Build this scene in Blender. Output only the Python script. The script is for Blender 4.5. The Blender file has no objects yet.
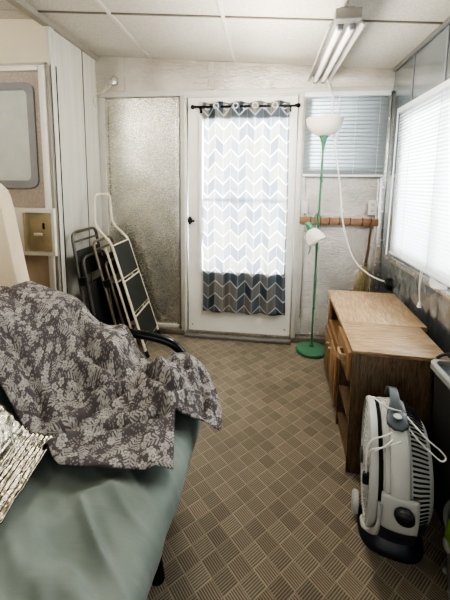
import bpy, bmesh, math, random
from mathutils import Vector, Matrix, noise, geometry
random.seed(7)
PI = math.pi
C = bpy.context.scene.collection
scene = bpy.context.scene
WM = {}          # world matrix of every Empty that parents parts

# ------------------------------------------------------------------ materials
class NT:
    def __init__(s, name):
        s.m = bpy.data.materials.new(name); s.m.use_nodes = True
        s.t = s.m.node_tree; s.t.nodes.clear()
        s.out = s.t.nodes.new('ShaderNodeOutputMaterial')
    def n(s, kind, **kw):
        nd = s.t.nodes.new(kind)
        for k, v in kw.items():
            if hasattr(nd, k): setattr(nd, k, v)
        return nd
    def l(s, a, b): s.t.links.new(a, b)
    def val(s, x, sock):
        if isinstance(x, (int, float)): sock.default_value = x
        elif isinstance(x, tuple): sock.default_value = x if len(x) == len(sock.default_value) else x[:3]
        else: s.l(x, sock)
    def math(s, op, a, b=0.0, c=None):
        nd = s.n('ShaderNodeMath', operation=op)
        s.val(a, nd.inputs[0]); s.val(b, nd.inputs[1])
        if c is not None: s.val(c, nd.inputs[2])
        return nd.outputs[0]
    def mix(s, f, a, b, blend='MIX'):
        nd = s.n('ShaderNodeMix', data_type='RGBA', blend_type=blend)
        s.val(f, nd.inputs[0]); s.val(a, nd.inputs[6]); s.val(b, nd.inputs[7])
        return nd.outputs[2]
    def coord(s, which='Object'):
        return s.n('ShaderNodeTexCoord').outputs[which]
    def mapping(s, vec, scale=(1, 1, 1), rot=(0, 0, 0), loc=(0, 0, 0)):
        nd = s.n('ShaderNodeMapping'); s.l(vec, nd.inputs[0])
        nd.inputs['Scale'].default_value = scale; nd.inputs['Rotation'].default_value = rot
        nd.inputs['Location'].default_value = loc
        return nd.outputs[0]
    def noise(s, vec, scale, detail=3, rough=.55, dist=0):
        nd = s.n('ShaderNodeTexNoise'); s.l(vec, nd.inputs['Vector'])
        nd.inputs['Scale'].default_value = scale; nd.inputs['Detail'].default_value = detail
        nd.inputs['Roughness'].default_value = rough; nd.inputs['Distortion'].default_value = dist
        return nd.outputs['Fac']
    def ramp(s, f, lo, hi, a=0.0, b=1.0):
        nd = s.n('ShaderNodeMapRange'); s.val(f, nd.inputs[0])
        nd.inputs[1].default_value = lo; nd.inputs[2].default_value = hi
        nd.inputs[3].default_value = a; nd.inputs[4].default_value = b
        return nd.outputs[0]
    def sep(s, vec):
        nd = s.n('ShaderNodeSeparateXYZ'); s.l(vec, nd.inputs[0]); return nd.outputs
    def comb(s, x, y, z=0.0):
        nd = s.n('ShaderNodeCombineXYZ')
        for i, v in enumerate((x, y, z)): s.val(v, nd.inputs[i])
        return nd.outputs[0]
    def bsdf(s, col, rough=.5, metal=0.0, height=None, bump=.2, dist=.01, **kw):
        b = s.n('ShaderNodeBsdfPrincipled')
        s.val(col, b.inputs['Base Color']); s.val(rough, b.inputs['Roughness']); s.val(metal, b.inputs['Metallic'])
        for k, v in kw.items(): s.val(v, b.inputs[k.replace('_', ' ')])
        if height is not None:
            bp = s.n('ShaderNodeBump'); bp.inputs['Strength'].default_value = bump; bp.inputs['Distance'].default_value = dist
            s.l(height, bp.inputs['Height']); s.l(bp.outputs[0], b.inputs['Normal'])
        s.l(b.outputs[0], s.out.inputs[0]); return b

def c3(r, g, b):      # sRGB 0-255 to linear
    f = lambda v: (v/255)/12.92 if v/255 <= .04045 else (((v/255)+.055)/1.055)**2.4
    return (f(r), f(g), f(b), 1.0)

def plain(name, col, rough=.5, metal=0.0, var=.06, scale=8, bump=0.0, bscale=60, **kw):
    m = NT(name); co = m.coord()
    n = m.noise(co, scale, 4)
    dark = tuple(v*(1-var*2) for v in col[:3]) + (1,)
    c = m.mix(m.ramp(n, .3, .7), dark, col)
    h = m.noise(co, bscale, 3) if bump else None
    m.bsdf(c, rough, metal, h, bump, .004, **kw)
    return m.m

def foil(name, col, rough, bump, sx, sy, sz, metal=.9, fine=160, dist=.004):
    m = NT(name); co = m.coord()
    v = m.mapping(co, (sx, sy, sz))
    n1 = m.noise(v, 1.0, 4, .6, .4)
    n2 = m.noise(m.mapping(co, (fine*.5, fine*.5, fine*1.4)), 1.0, 2, .6)
    big = m.noise(co, 3.0, 3)
    h = m.math('ADD', m.math('MULTIPLY', n1, 1.0), m.math('MULTIPLY', n2, .35))
    lo = tuple(x*.72 for x in col[:3])+(1,)
    c = m.mix(m.ramp(big, .3, .7), lo, col)
    m.bsdf(c, m.ramp(n1, .2, .8, rough*.8, rough*1.2), metal, h, bump, dist)
    return m.m

def wood(name, a, b, axis='Y', rough=.42):
    m = NT(name); co = m.coord()
    sc = {'Y': (16, 1.3, 16), 'Z': (16, 16, 1.3), 'X': (1.3, 16, 16)}[axis]
    v = m.mapping(co, sc)
    n = m.noise(v, 1.6, 3, .5, 1.2)
    rings = m.math('FRACT', m.math('MULTIPLY', n, 13.0))
    rings = m.math('ABSOLUTE', m.math('SUBTRACT', m.math('MULTIPLY', rings, 2.0), 1.0))
    sc2 = tuple(x*7 for x in sc)
    fine = m.noise(m.mapping(co, sc2), 1.6, 2, .6)
    f = m.math('ADD', m.math('MULTIPLY', m.math('POWER', rings, .7), .5), m.math('MULTIPLY', m.ramp(fine, .36, .64), .5))
    col = m.mix(f, b, a)
    m.bsdf(col, rough, 0.0, f, .06, .001)
    return m.m

def carpet_mat():
    m = NT('basketweave carpet'); s = .0633
    x, y, z = m.sep(m.coord())
    r = 1/(math.sqrt(2)*s)
    u = m.math('ADD', m.math('MULTIPLY', m.math('ADD', x, y), r), 40.35)
    v = m.math('ADD', m.math('MULTIPLY', m.math('SUBTRACT', y, x), r), 40.05)
    fu, fv = m.math('FRACT', u), m.math('FRACT', v)
    par = m.math('MODULO', m.math('ADD', m.math('FLOOR', u), m.math('FLOOR', v)), 2.0)
    st = lambda f: m.math('SINE', m.math('MULTIPLY', f, 2*PI*8))
    stripe = m.math('ADD', m.math('MULTIPLY', st(fu), par), m.math('MULTIPLY', st(fv), m.math('SUBTRACT', 1.0, par)))
    edge = lambda f: m.math('ABSOLUTE', m.math('SUBTRACT', f, .5))
    e = m.math('MAXIMUM', edge(fu), edge(fv))
    line = m.math('MULTIPLY', m.ramp(e, .455, .49), .75)
    co = m.coord()
    n = m.noise(co, 350, 2); big = m.noise(co, 2.2, 3)
    # every square carries its own slight tone
    wn = m.n('ShaderNodeTexWhiteNoise', noise_dimensions='2D'); m.l(m.comb(m.math('FLOOR', u), m.math('FLOOR', v)), wn.inputs['Vector'])
    base = m.mix(m.ramp(stripe, -.6, .6), c3(110, 102, 89), c3(156, 145, 127))
    tone = m.math('ADD', m.ramp(wn.outputs['Value'], 0, 1, .82, 1.06), m.ramp(big, .3, .7, -.08, .08))
    base = m.mix(line, base, c3(166, 155, 137))
    tn = m.math('MULTIPLY', tone, m.ramp(n, .25, .75, .8, 1.15))
    col = m.mix(1.0, base, m.comb(tn, tn, tn), 'MULTIPLY')
    m.bsdf(col, .95, 0.0, m.math('ADD', n, stripe), .35, .003, Specular_IOR_Level=.1)
    return m.m

def curtain_mat():
    m = NT('chevron curtain cloth')
    u, v, _ = m.sep(m.coord('UV'))          # metres across and up the cloth
    cw, rh = .066, .104
    a = m.math('ADD', m.math('DIVIDE', u, cw), 20.35)
    col = m.math('FLOOR', a); fa = m.math('FRACT', a)
    odd = m.math('MODULO', col, 2.0)
    tri = m.math('ADD', m.math('MULTIPLY', odd, fa), m.math('MULTIPLY', m.math('SUBTRACT', 1.0, odd), m.math('SUBTRACT', 1.0, fa)))
    w = m.math('ADD', m.math('SUBTRACT', m.math('DIVIDE', v, rh), m.math('MULTIPLY', tri, .60)), 30.0)
    row = m.math('FLOOR', w); fw = m.math('FRACT', w)
    zig = m.ramp(m.math('ABSOLUTE', m.math('SUBTRACT', fw, .5)), .435, .46)
    seam = m.ramp(m.math('ABSOLUTE', m.math('SUBTRACT', fa, .5)), .47, .488)
    ln = m.math('MAXIMUM', zig, m.math('MULTIPLY', seam, .6))
    wn = m.n('ShaderNodeTexWhiteNoise', noise_dimensions='2D'); m.l(m.comb(col, row), wn.inputs['Vector'])
    k = wn.outputs['Value']
    grey, slate, dark = c3(136, 134, 130), c3(102, 112, 120), c3(80, 91, 101)
    pc = m.mix(m.math('GREATER_THAN', k, .45), grey, slate)
    pc = m.mix(m.math('GREATER_THAN', k, .78), pc, dark)
    weave = m.noise(m.mapping(m.coord('UV'), (700, 120, 1)), 1.0, 2)
    weave2 = m.noise(m.mapping(m.coord('UV'), (120, 700, 1)), 1.0, 2)
    wv = m.ramp(m.math('ADD', weave, weave2), .7, 1.3, .8, 1.2)
    pc = m.mix(1.0, pc, m.comb(wv, wv, wv), 'MULTIPLY')
    c = m.mix(ln, pc, c3(205, 205, 203))
    d = m.n('ShaderNodeBsdfDiffuse'); m.l(c, d.inputs[0])
    t = m.n('ShaderNodeBsdfTranslucent'); m.l(m.mix(m.math('ADD', .36, m.math('MULTIPLY', ln, .5)), c, (1, 1, 1, 1)), t.inputs[0])
    mx = m.n('ShaderNodeMixShader'); mx.inputs[0].default_value = .42
    m.l(d.outputs[0], mx.inputs[1]); m.l(t.outputs[0], mx.inputs[2]); m.l(mx.outputs[0], m.out.inputs[0])
    return m.m

def floral_mat():
    m = NT('grey floral cotton')
    uv = m.coord('UV')
    wob = m.n('ShaderNodeTexNoise'); m.l(uv, wob.inputs['Vector']); wob.inputs['Scale'].default_value = 9
    def flower(scale, off, R, petals, keep, core):
        vv = m.mapping(uv, (scale,)*3, (0, 0, off), (off, off*2.3, 0))
        vo = m.n('ShaderNodeTexVoronoi', voronoi_dimensions='2D', feature='F1'); m.l(vv, vo.inputs['Vector'])
        vo.inputs['Scale'].default_value = 1.0; vo.inputs['Randomness'].default_value = .8
        df = m.n('ShaderNodeVectorMath', operation='SUBTRACT'); m.l(vv, df.inputs[0]); m.l(vo.outputs['Position'], df.inputs[1])
        x, y, _ = m.sep(df.outputs[0])
        r = m.math('SQRT', m.math('ADD', m.math('MULTIPLY', x, x), m.math('MULTIPLY', y, y)))
        cr, cg, cb = m.sep(vo.outputs['Color'])
        th = m.math('ADD', m.math('ARCTAN2', y, x), m.math('MULTIPLY', cr, 6.28))
        pet = m.math('ABSOLUTE', m.math('COSINE', m.math('MULTIPLY', th, petals/2)))
        lim = m.math('MULTIPLY', m.math('ADD', .45, m.math('MULTIPLY', m.math('POWER', pet, .6), .55)), R)
        body = m.ramp(m.math('SUBTRACT', lim, r), 0, .03)
        ctr = m.math('SUBTRACT', 1.0, m.ramp(m.math('ABSOLUTE', m.math('SUBTRACT', r, core)), .02, .05))
        body = m.math('MULTIPLY', body, m.math('SUBTRACT', 1.0, m.math('MULTIPLY', ctr, .85)))
        veins = m.math('LESS_THAN', pet, .16)
        body = m.math('MULTIPLY', body, m.math('SUBTRACT', 1.0, m.math('MULTIPLY', veins, .7)))
        return m.math('MULTIPLY', body, m.math('GREATER_THAN', cg, 1-keep)), x, y, cr, cb
    def fern(scale, off, keep):
        vv = m.mapping(uv, (scale,)*3, (0, 0, off), (off, off*1.7, 0))
        vo = m.n('ShaderNodeTexVoronoi', voronoi_dimensions='2D', feature='F1'); m.l(vv, vo.inputs['Vector'])
        vo.inputs['Scale'].default_value = 1.0; vo.inputs['Randomness'].default_value = .7
        df = m.n('ShaderNodeVectorMath', operation='SUBTRACT'); m.l(vv, df.inputs[0]); m.l(vo.outputs['Position'], df.inputs[1])
        x, y, _ = m.sep(df.outputs[0]); cr, cg, cb = m.sep(vo.outputs['Color'])
        a = m.math('MULTIPLY', cr, 6.28); ca, sa = m.math('COSINE', a), m.math('SINE', a)
        p = m.math('ADD', m.math('MULTIPLY', x, ca), m.math('MULTIPLY', y, sa))
        q = m.math('SUBTRACT', m.math('MULTIPLY', y, ca), m.math('MULTIPLY', x, sa))
        aq = m.math('ABSOLUTE', q)
        wid = m.math('MULTIPLY', m.math('SUBTRACT', .62, p), .30)
        inside = m.math('MULTIPLY', m.math('LESS_THAN', aq, wid), m.math('LESS_THAN', m.math('ABSOLUTE', p), .58))
        ph = m.math('SUBTRACT', p, m.math('MULTIPLY', aq, .8))
        leaf = m.math('GREATER_THAN', m.math('SINE', m.math('MULTIPLY', ph, 36.0)), -.15)
        stem = m.math('MULTIPLY', m.math('LESS_THAN', aq, .015), m.math('LESS_THAN', m.math('ABSOLUTE', p), .6))
        gap = m.math('GREATER_THAN', aq, .025)
        g = m.math('MAXIMUM', m.math('MULTIPLY', m.math('MULTIPLY', inside, leaf), gap), stem)
        return m.math('MULTIPLY', g, m.math('GREATER_THAN', cg, 1-keep))
    f1 = flower(28, .7, .42, 5, .5, .11)[0]
    f2 = flower(44, 2.1, .36, 6, .4, .10)[0]
    f3 = flower(115, 4.4, .34, 4, .55, .05)[0]
    g1 = fern(14.5, 1.3, .75); g2 = fern(20, 5.2, .35)
    pale = m.math('MAXIMUM', m.math('MAXIMUM', f1, m.math('MULTIPLY', f2, .85)), m.math('MULTIPLY', m.math('MAXIMUM', g1, g2), .8))
    pale = m.math('MAXIMUM', pale, m.math('MULTIPLY', f3, .62))
    n = m.noise(uv, 25, 3)
    pale = m.math('MULTIPLY', pale, m.ramp(n, .3, .7, .7, 1.0))
    col = m.mix(pale, c3(88, 83, 84), c3(168, 165, 159))
    b = m.bsdf(col, .9, 0.0, m.noise(uv, 500, 2), .1, .001, Specular_IOR_Level=.15)
    return m.m

def ceiling_mat():
    m = NT('textured ceiling tile'); co = m.coord()
    n = m.noise(co, 90, 4, .7); b = m.noise(co, 2.5, 3)
    c = m.mix(m.ramp(n, .35, .65), c3(178, 173, 162), c3(203, 198, 187))
    c = m.mix(m.ramp(b, .35, .75, 0, .25), c, c3(196, 190, 178))
    h = m.math('ADD', m.math('MULTIPLY', n, .5), m.math('MULTIPLY', b, 4.0))
    m.bsdf(c, .85, 0.0, h, .25, .004)
    return m.m

def panel_mat():       # painted vertical board wall
    m = NT('painted wall panel'); co = m.coord()
    n = m.noise(m.mapping(co, (60, 60, 1.2)), 1.0, 4, .6)
    b = m.noise(co, 2, 3)
    c = m.mix(m.ramp(n, .3, .7), c3(196, 194, 184), c3(212, 211, 203))
    c = m.mix(m.ramp(b, .4, .8, 0, .3), c, c3(188, 182, 166))
    m.bsdf(c, .5, 0.0, n, .12, .002)
    return m.m

def slat_mat(name, col, trans, tr=.4):
    m = NT(name); n = m.noise(m.coord(), 6, 2)
    c = m.mix(m.ramp(n, .3, .7), tuple(v*.93 for v in col[:3])+(1,), col)
    d = m.n('ShaderNodeBsdfPrincipled'); m.l(c, d.inputs['Base Color']); d.inputs['Roughness'].default_value = .4
    t = m.n('ShaderNodeBsdfTranslucent'); t.inputs[0].default_value = trans
    mx = m.n('ShaderNodeMixShader'); mx.inputs[0].default_value = tr
    m.l(d.outputs[0], mx.inputs[1]); m.l(t.outputs[0], mx.inputs[2]); m.l(mx.outputs[0], m.out.inputs[0])
    return m.m

def glass_mat(name, tint=(1, 1, 1, 1)):
    m = NT(name)
    n = m.noise(m.coord(), 3, 2)
    g = m.n('ShaderNodeBsdfGlossy'); g.inputs['Roughness'].default_value = .03
    t = m.n('ShaderNodeBsdfTransparent'); m.l(m.mix(m.ramp(n, .3, .7, 0, .06), tint, (.85, .9, .92, 1)), t.inputs[0])
    mx = m.n('ShaderNodeMixShader'); mx.inputs[0].default_value = .06
    m.l(t.outputs[0], mx.inputs[1]); m.l(g.outputs[0], mx.inputs[2]); m.l(mx.outputs[0], m.out.inputs[0])
    return m.m

def sheet_mat():
    m = NT('sage cotton cover'); co = m.coord()
    n = m.noise(co, 5, 3); w = m.math('ADD', m.math('MULTIPLY', m.noise(co, 600, 2), .05), m.noise(m.mapping(co, (7, 26, 9), (0, 0, .65)), 1.0, 3, .5, .8))
    c = m.mix(m.ramp(n, .3, .7), c3(116, 127, 121), c3(135, 145, 139))
    m.bsdf(c, .8, 0.0, w, .12, .018, Specular_IOR_Level=.25, Sheen_Weight=.15)
    return m.m

def dust_beige_speckle():
    m = NT('speckled taupe door skin'); co = m.coord()
    n = m.noise(co, 220, 3, .7)
    c = m.mix(m.ramp(n, .4, .62), c3(150, 138, 128), c3(190, 180, 170))
    m.bsdf(c, .6, 0.0, n, .2, .002); return m.m

M = dict(
    carpet=carpet_mat(), ceiling=ceiling_mat(), panel=panel_mat(), curtain=curtain_mat(), floral=floral_mat(), sheet=sheet_mat(),
    tbar=plain('painted ceiling bar', c3(206, 201, 191), .5, var=.03),
    seam=plain('dark ceiling joint', c3(120, 114, 104), .8),
    beam=plain('grey edge beam', c3(160, 155, 145), .6, var=.1, scale=5),
    cream_wall=plain('cream wall paint', c3(214, 205, 184), .6, var=.04, scale=3, bump=.1, bscale=40),
    white=plain('white door paint', c3(222, 220, 212), .35, var=.02),
    white_trim=plain('off white trim paint', c3(206, 203, 194), .4, var=.05, scale=12, bump=.1, bscale=30),
    dark_gap=plain('black gap strip', c3(30, 30, 28), .8),
    thresh=plain('galvanised threshold', c3(150, 143, 130), .5, .4, var=.2, scale=40, bump=.4, bscale=120),
    foil_left=foil('pale bubble foil', c3(226, 224, 213), .26, .55, 45, 45, 80, metal=.85, dist=.004),
    foil_right=foil('bright bubble foil', c3(226, 221, 214), .20, 1.0, 30, 30, 105, metal=.92, dist=.012),
    foil_head=foil('wrapped foil band', c3(222, 216, 205), .34, 1.0, 22, 22, 60, metal=.6, dist=.010),
    foil_wall=foil('smooth foil sheeting', c3(186, 193, 197), .19, .14, 2.2, 2.2, 3, metal=.8, fine=20),
    foil_sheet=foil('creased silver foil', c3(168, 163, 148), .24, .6, 34, 34, 34, metal=1.0, dist=.004),
    tape=foil('foil tape', c3(235, 232, 226), .25, .6, 60, 60, 40),
    black_metal=plain('black gloss metal', c3(16, 22, 20), .22, .3, var=.1),
    rod=plain('matt black rod', c3(26, 26, 28), .4, .5),
    black=plain('black plastic', c3(24, 26, 27), .45),
    charcoal=plain('charcoal step tread', c3(52, 55, 52), .6, bump=.3, bscale=150),
    tube_cream=plain('cream enamel tube', c3(224, 214, 192), .3, var=.05),
    tube_grey=plain('grey steel tube', c3(104, 102, 96), .35, .5, var=.1),
    tube_brown=plain('taupe steel tube', c3(132, 122, 104), .35, .4, var=.1),
    dark_vinyl=plain('dark vinyl seat', c3(44, 44, 43), .5),
    green=plain('green lamp enamel', c3(74, 124, 94), .3, var=.05),
    green_dark=plain('dark green cord', c3(52, 110, 78), .5),
    bowl=slat_mat('milky lamp plastic', c3(236, 232, 220), (1, .98, .93, 1), .35),
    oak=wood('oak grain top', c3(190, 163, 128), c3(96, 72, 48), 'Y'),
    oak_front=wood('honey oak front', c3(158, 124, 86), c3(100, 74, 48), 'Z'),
    oak_side=wood('shaded brown oak', c3(118, 97, 73), c3(56, 44, 31), 'Z'),  # brown oak, darkened so the cabinet sides carry their shade in the colour
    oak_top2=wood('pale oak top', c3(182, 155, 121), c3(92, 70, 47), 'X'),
    pine=wood('pine rail', c3(166, 128, 98), c3(122, 90, 66), 'X'),
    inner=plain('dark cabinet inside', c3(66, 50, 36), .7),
    fan_white=plain('fan housing plastic', c3(176, 177, 172), .4, var=.03),
    fan_grey=plain('fan grey plastic', c3(70, 77, 79), .4),
    fan_dark=plain('fan navy plastic', c3(30, 34, 46), .42),
    slot=plain('vent shadow plastic', c3(20, 22, 22), .7),
    cable=plain('white cable', c3(220, 218, 210), .4),
    bin=plain('grey bin plastic', c3(64, 64, 62), .45, var=.08),
    bin_rim=plain('pale bin rim', c3(146, 146, 142), .4),
    bucket=plain('translucent grey bucket', c3(140, 141, 136), .35),
    lime=plain('lime green plastic', c3(104, 138, 46), .35),
    plate=plain('switch plate', c3(208, 206, 200), .35, var=.02),
    brass=plain('brassy beige recess', c3(184, 172, 144), .35, .15, var=.08, scale=14),
    gasket=plain('grey window gasket', c3(140, 140, 142), .55),
    frost=plain('frosted door pane', c3(190, 194, 188), .25, var=.05, scale=12),
    taupe=dust_beige_speckle(),
    taupe_low=plain('taupe lower panel', c3(182, 164, 144), .55, var=.08),
    cream_seat=plain('cream upholstery', c3(222, 208, 182), .8, var=.04, bump=.1),
    straw=plain('straw bristles', c3(196, 180, 140), .9, var=.25, scale=60, bump=.8, bscale=200),
    silver=plain('silver light housing', c3(150, 148, 144), .4, .5),
    lightmetal=plain('white light tray', c3(192, 188, 181), .35, .2),
    tube=plain('fluorescent tube', c3(238, 234, 224), .25, var=.02),
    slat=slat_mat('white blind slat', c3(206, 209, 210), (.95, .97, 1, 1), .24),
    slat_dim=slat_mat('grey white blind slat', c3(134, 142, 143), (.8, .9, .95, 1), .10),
    vinyl=plain('white vinyl', c3(226, 228, 228), .35, var=.02),
    glass=glass_mat('window glass'),
    hidden_wall=plain('plain back wall', c3(190, 186, 176), .7),
)

# ------------------------------------------------------------------ mesh helpers
class MB:
    def __init__(s): s.bm = bmesh.new(); s.uv = None
    def _add(s, pts, faces):
        vs = [s.bm.verts.new(p) for p in pts]
        for f in faces:
            try: s.bm.faces.new([vs[i] for i in f])
            except ValueError: pass
        return vs
    def box(s, x0, x1, y0, y1, z0, z1, bev=0.0, mat=None):
        b = bmesh.new()
        P = [(x, y, z) for x in (x0, x1) for y in (y0, y1) for z in (z0, z1)]
        vs = [b.verts.new(p) for p in P]
        for f in ((0, 1, 3, 2), (4, 6, 7, 5), (0, 4, 5, 1), (2, 3, 7, 6), (0, 2, 6, 4), (1, 5, 7, 3)): b.faces.new([vs[i] for i in f])
        bmesh.ops.recalc_face_normals(b, faces=b.faces)
        if bev > 0: bmesh.ops.bevel(b, geom=list(b.edges), offset=bev, segments=2, profile=.5, affect='EDGES')
        if mat is not None: b.transform(mat)
        s.merge(b); return s
    def merge(s, b):
        me = bpy.data.meshes.new('tmp'); b.to_mesh(me); b.free(); s.bm.from_mesh(me); bpy.data.meshes.remove(me)
    def prism(s, poly, axis, a, b_, bev=0.0):      # polygon in the other two axes, extruded
        def P(p, t):
            if axis == 'Y': return (p[0], t, p[1])
            if axis == 'X': return (t, p[0], p[1])
            return (p[0], p[1], t)
        b = bmesh.new()
        A = [b.verts.new(P(p, a)) for p in poly]; B = [b.verts.new(P(p, b_)) for p in poly]
        n = len(poly); b.faces.new(A); b.faces.new(B[::-1])
        for i in range(n): b.faces.new([A[i], B[i], B[(i+1) % n], A[(i+1) % n]])
        bmesh.ops.recalc_face_normals(b, faces=b.faces)
        if bev: bmesh.ops.bevel(b, geom=list(b.edges), offset=bev, segments=2, profile=.5, affect='EDGES')
        s.merge(b); return s
    def tube(s, path, r, seg=10, closed=False, caps=True, smooth=True):
        pts = [Vector(p) for p in path]; n = len(pts)
        rr = r if isinstance(r, (list, tuple)) else [r]*n
        rings = []; up = None
        for i, p in enumerate(pts):
            if closed: t = (pts[(i+1) % n]-pts[i-1])
            else: t = pts[min(i+1, n-1)]-pts[max(i-1, 0)]
            t.normalize()
            if up is None:
                up = Vector((0, 0, 1)) if abs(t.z) < .9 else Vector((1, 0, 0))
            side = t.cross(up); side.normalize(); up = side.cross(t); up.normalize()
            rings.append([s.bm.verts.new(p+(side*math.cos(2*PI*k/seg)+up*math.sin(2*PI*k/seg))*rr[i]) for k in range(seg)])
        for i in range(n if closed else n-1):
            a, b = rings[i], rings[(i+1) % n]
            for k in range(seg):
                f = s.bm.faces.new([a[k], a[(k+1) % seg], b[(k+1) % seg], b[k]]); f.smooth = smooth
        if caps and not closed:
            s.bm.faces.new(rings[0][::-1]); s.bm.faces.new(rings[-1])
        return s
    def lathe(s, prof, origin=(0, 0, 0), axis=(0, 0, 1), seg=32, a0=0, a1=2*PI, closed_prof=False):
        q = Vector((0, 0, 1)).rotation_difference(Vector(axis).normalized()); o = Vector(origin)
        full = abs(a1-a0-2*PI) < 1e-6; n = seg if full else seg+1
        rows = []
        for r, h in prof:
            if r < 1e-6: rows.append([s.bm.verts.new(o+q @ Vector((0, 0, h)))])
            else: rows.append([s.bm.verts.new(o+q @ Vector((r*math.cos(a0+(a1-a0)*k/seg), r*math.sin(a0+(a1-a0)*k/seg), h))) for k in range(n)])
        m = len(rows)
        for i in range(m if closed_prof else m-1):
            a, b = rows[i], rows[(i+1) % m]
            for k in range(seg):
                k2 = (k+1) % n
                if len(a) == 1 and len(b) == 1: continue
                if len(a) == 1: f = [a[0], b[k2], b[k]]
                elif len(b) == 1: f = [a[k], a[k2], b[0]]
                else: f = [a[k], a[k2], b[k2], b[k]]
                try: fc = s.bm.faces.new(f); fc.smooth = True
                except ValueError: pass
        return s
    def grid(s, fn, nu, nv, uvf=None):
        V = [[s.bm.verts.new(fn(i/nu, j/nv)) for j in range(nv+1)] for i in range(nu+1)]
        lay = s.bm.loops.layers.uv.verify() if uvf else None
        for i in range(nu):
            for j in range(nv):
                f = s.bm.faces.new([V[i][j], V[i+1][j], V[i+1][j+1], V[i][j+1]]); f.smooth = True
                if uvf:
                    for lp, (a, b) in zip(f.loops, ((i, j), (i+1, j), (i+1, j+1), (i, j+1))): lp[lay].uv = uvf(a/nu, b/nv)
        return s

def obj(name, mb, mat, parent=None, sharp=35):
    bm = mb.bm if isinstance(mb, MB) else mb
    bmesh.ops.recalc_face_normals(bm, faces=bm.faces)
    if sharp:
        for f in bm.faces: f.smooth = True
        for e in bm.edges:
            if len(e.link_faces) == 2 and e.calc_face_angle(0) > math.radians(sharp): e.smooth = False
    if parent is not None: bm.transform(WM[parent.name].inverted())
    me = bpy.data.meshes.new(name); bm.to_mesh(me); bm.free()
    o = bpy.data.objects.new(name, me); C.objects.link(o)
    me.materials.append(M[mat] if isinstance(mat, str) else mat)
    if parent is not None: o.parent = parent; WM[o.name] = WM[parent.name]
    else: WM[o.name] = Matrix.Identity(4)
    return o

def thing(name, label, cat, loc=(0, 0, 0), group=None, rotz=0.0):
    o = bpy.data.objects.new(name, None); C.objects.link(o); o.empty_display_size = .05
    o.location = loc; o.rotation_euler = (0, 0, rotz)
    WM[o.name] = Matrix.Translation(Vector(loc)) @ Matrix.Rotation(rotz, 4, 'Z')
    o['label'] = label; o['category'] = cat
    if group: o['group'] = group
    return o
def tag(o, label, cat, group=None):
    o['label'] = label; o['category'] = cat
    if group: o['group'] = group
    return o
def struct(o, label, cat): o['kind'] = 'structure'; o['label'] = label; o['category'] = cat; return o

def catmull(pts, n=8, closed=False):
    P = [Vector(p) for p in pts]; out = []
    m = len(P); rng = range(m if closed else m-1)
    for i in rng:
        a = P[i-1] if (closed or i > 0) else P[0]
        b = P[i]; c = P[(i+1) % m]; d = P[(i+2) % m] if (closed or i+2 < m) else P[-1]
        for k in range(n):
            t = k/n
            out.append(.5*((2*b)+(c-a)*t+(2*a-5*b+4*c-d)*t*t+(3*b-a-3*c+d)*t**3))
    if not closed: out.append(P[-1].copy())
    return out
def interp(tab, x):
    if x <= tab[0][0]: return tab[0][1]
    for (a, b), (c, d) in zip(tab, tab[1:]):
        if x <= c:
            t = (x-a)/(c-a); return b+(d-b)*t
    return tab[-1][1]
def sstep(x, a, b):
    t = max(0, min(1, (x-a)/(b-a))); return t*t*(3-2*t)
def fillet(pts, r, n=5):     # rounded corners for a tube path
    P = [Vector(p) for p in pts]; out = [P[0]]
    for i in range(1, len(P)-1):
        a = (P[i-1]-P[i]); c = (P[i+1]-P[i]); ra = min(r, a.length*.45, c.length*.45)
        A = P[i]+a.normalized()*ra; B = P[i]+c.normalized()*ra
        for k in range(n+1):
            t = k/n; out.append(A*(1-t)**2+P[i]*2*t*(1-t)+B*t*t)
    out.append(P[-1]); return out

# ------------------------------------------------------------------ room numbers (metres; the camera stands at x=0, y=0)
L, W, D, YJ = -1.39, .88, 2.68, 2.06
LL, YB = -2.35, -1.7                     # far left wall of the wide part, wall behind the camera
ceil_z = lambda x: 2.172-.075*x

# floor and ceiling
struct(obj('floor', MB().box(LL-.1, W+.1, YB-.1, D+.1, -.06, 0), 'carpet'), 'brown and tan basketweave patterned carpet floor', 'floor')
def ceil_panel(x0, x1, y0, y1, dz0, dz1):
    mb = MB(); P = [(x, y, ceil_z(x)+dz) for x in (x0, x1) for y in (y0, y1) for dz in (dz0, dz1)]
    mb._add(P, ((0, 1, 3, 2), (4, 6, 7, 5), (0, 4, 5, 1), (2, 3, 7, 6), (0, 2, 6, 4), (1, 5, 7, 3))); return mb
cm = ceil_panel(LL-.1, W+.1, YB-.1, D+.1, .012, .08)
cg = MB()
def ctile(x0, x1, y0, y1):
    def f(u, v):
        x = x0+(x1-x0)*u; y = y0+(y1-y0)*v
        sag = -.012*math.sin(PI*u)*math.sin(PI*v)
        if y1 > 2.5: sag += -.016*math.exp(-((y-2.42)/.10)**2)*(.5+.5*math.sin(x*5+1))*sstep(x, -1.4, -1.1)*(1-sstep(x, .4, .9))
        return (x, y, ceil_z(x)+.004+sag)
    cg.grid(f, 14, 14)
xs = [LL-.05, -1.42, -.93, -.27, .34, W+.05]; ys = [YB-.05, -.5, .72, 1.95, D+.05]
for a, b in zip(xs, xs[1:]):
    for c, d in zip(ys, ys[1:]): ctile(a+.003, b-.003, c+.003, d-.003)
me_t = bpy.data.meshes.new('t'); cg.bm.to_mesh(me_t); cm.bm.from_mesh(me_t)
struct(obj('ceiling', cm, 'ceiling'), 'white textured ceiling tiles sagging slightly', 'ceiling')
n = 1
for x in (-.93, -.27, .34):
    struct(obj('trim_%d' % n, ceil_panel(x-.010, x+.010, YB, D, -.006, .012), 'tbar'), ['white ceiling bar near the grey edge beam', 'white ceiling bar ending above the curtained door', 'white ceiling bar running behind the strip light'][n-1], 'ceiling bar'); n += 1
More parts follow.
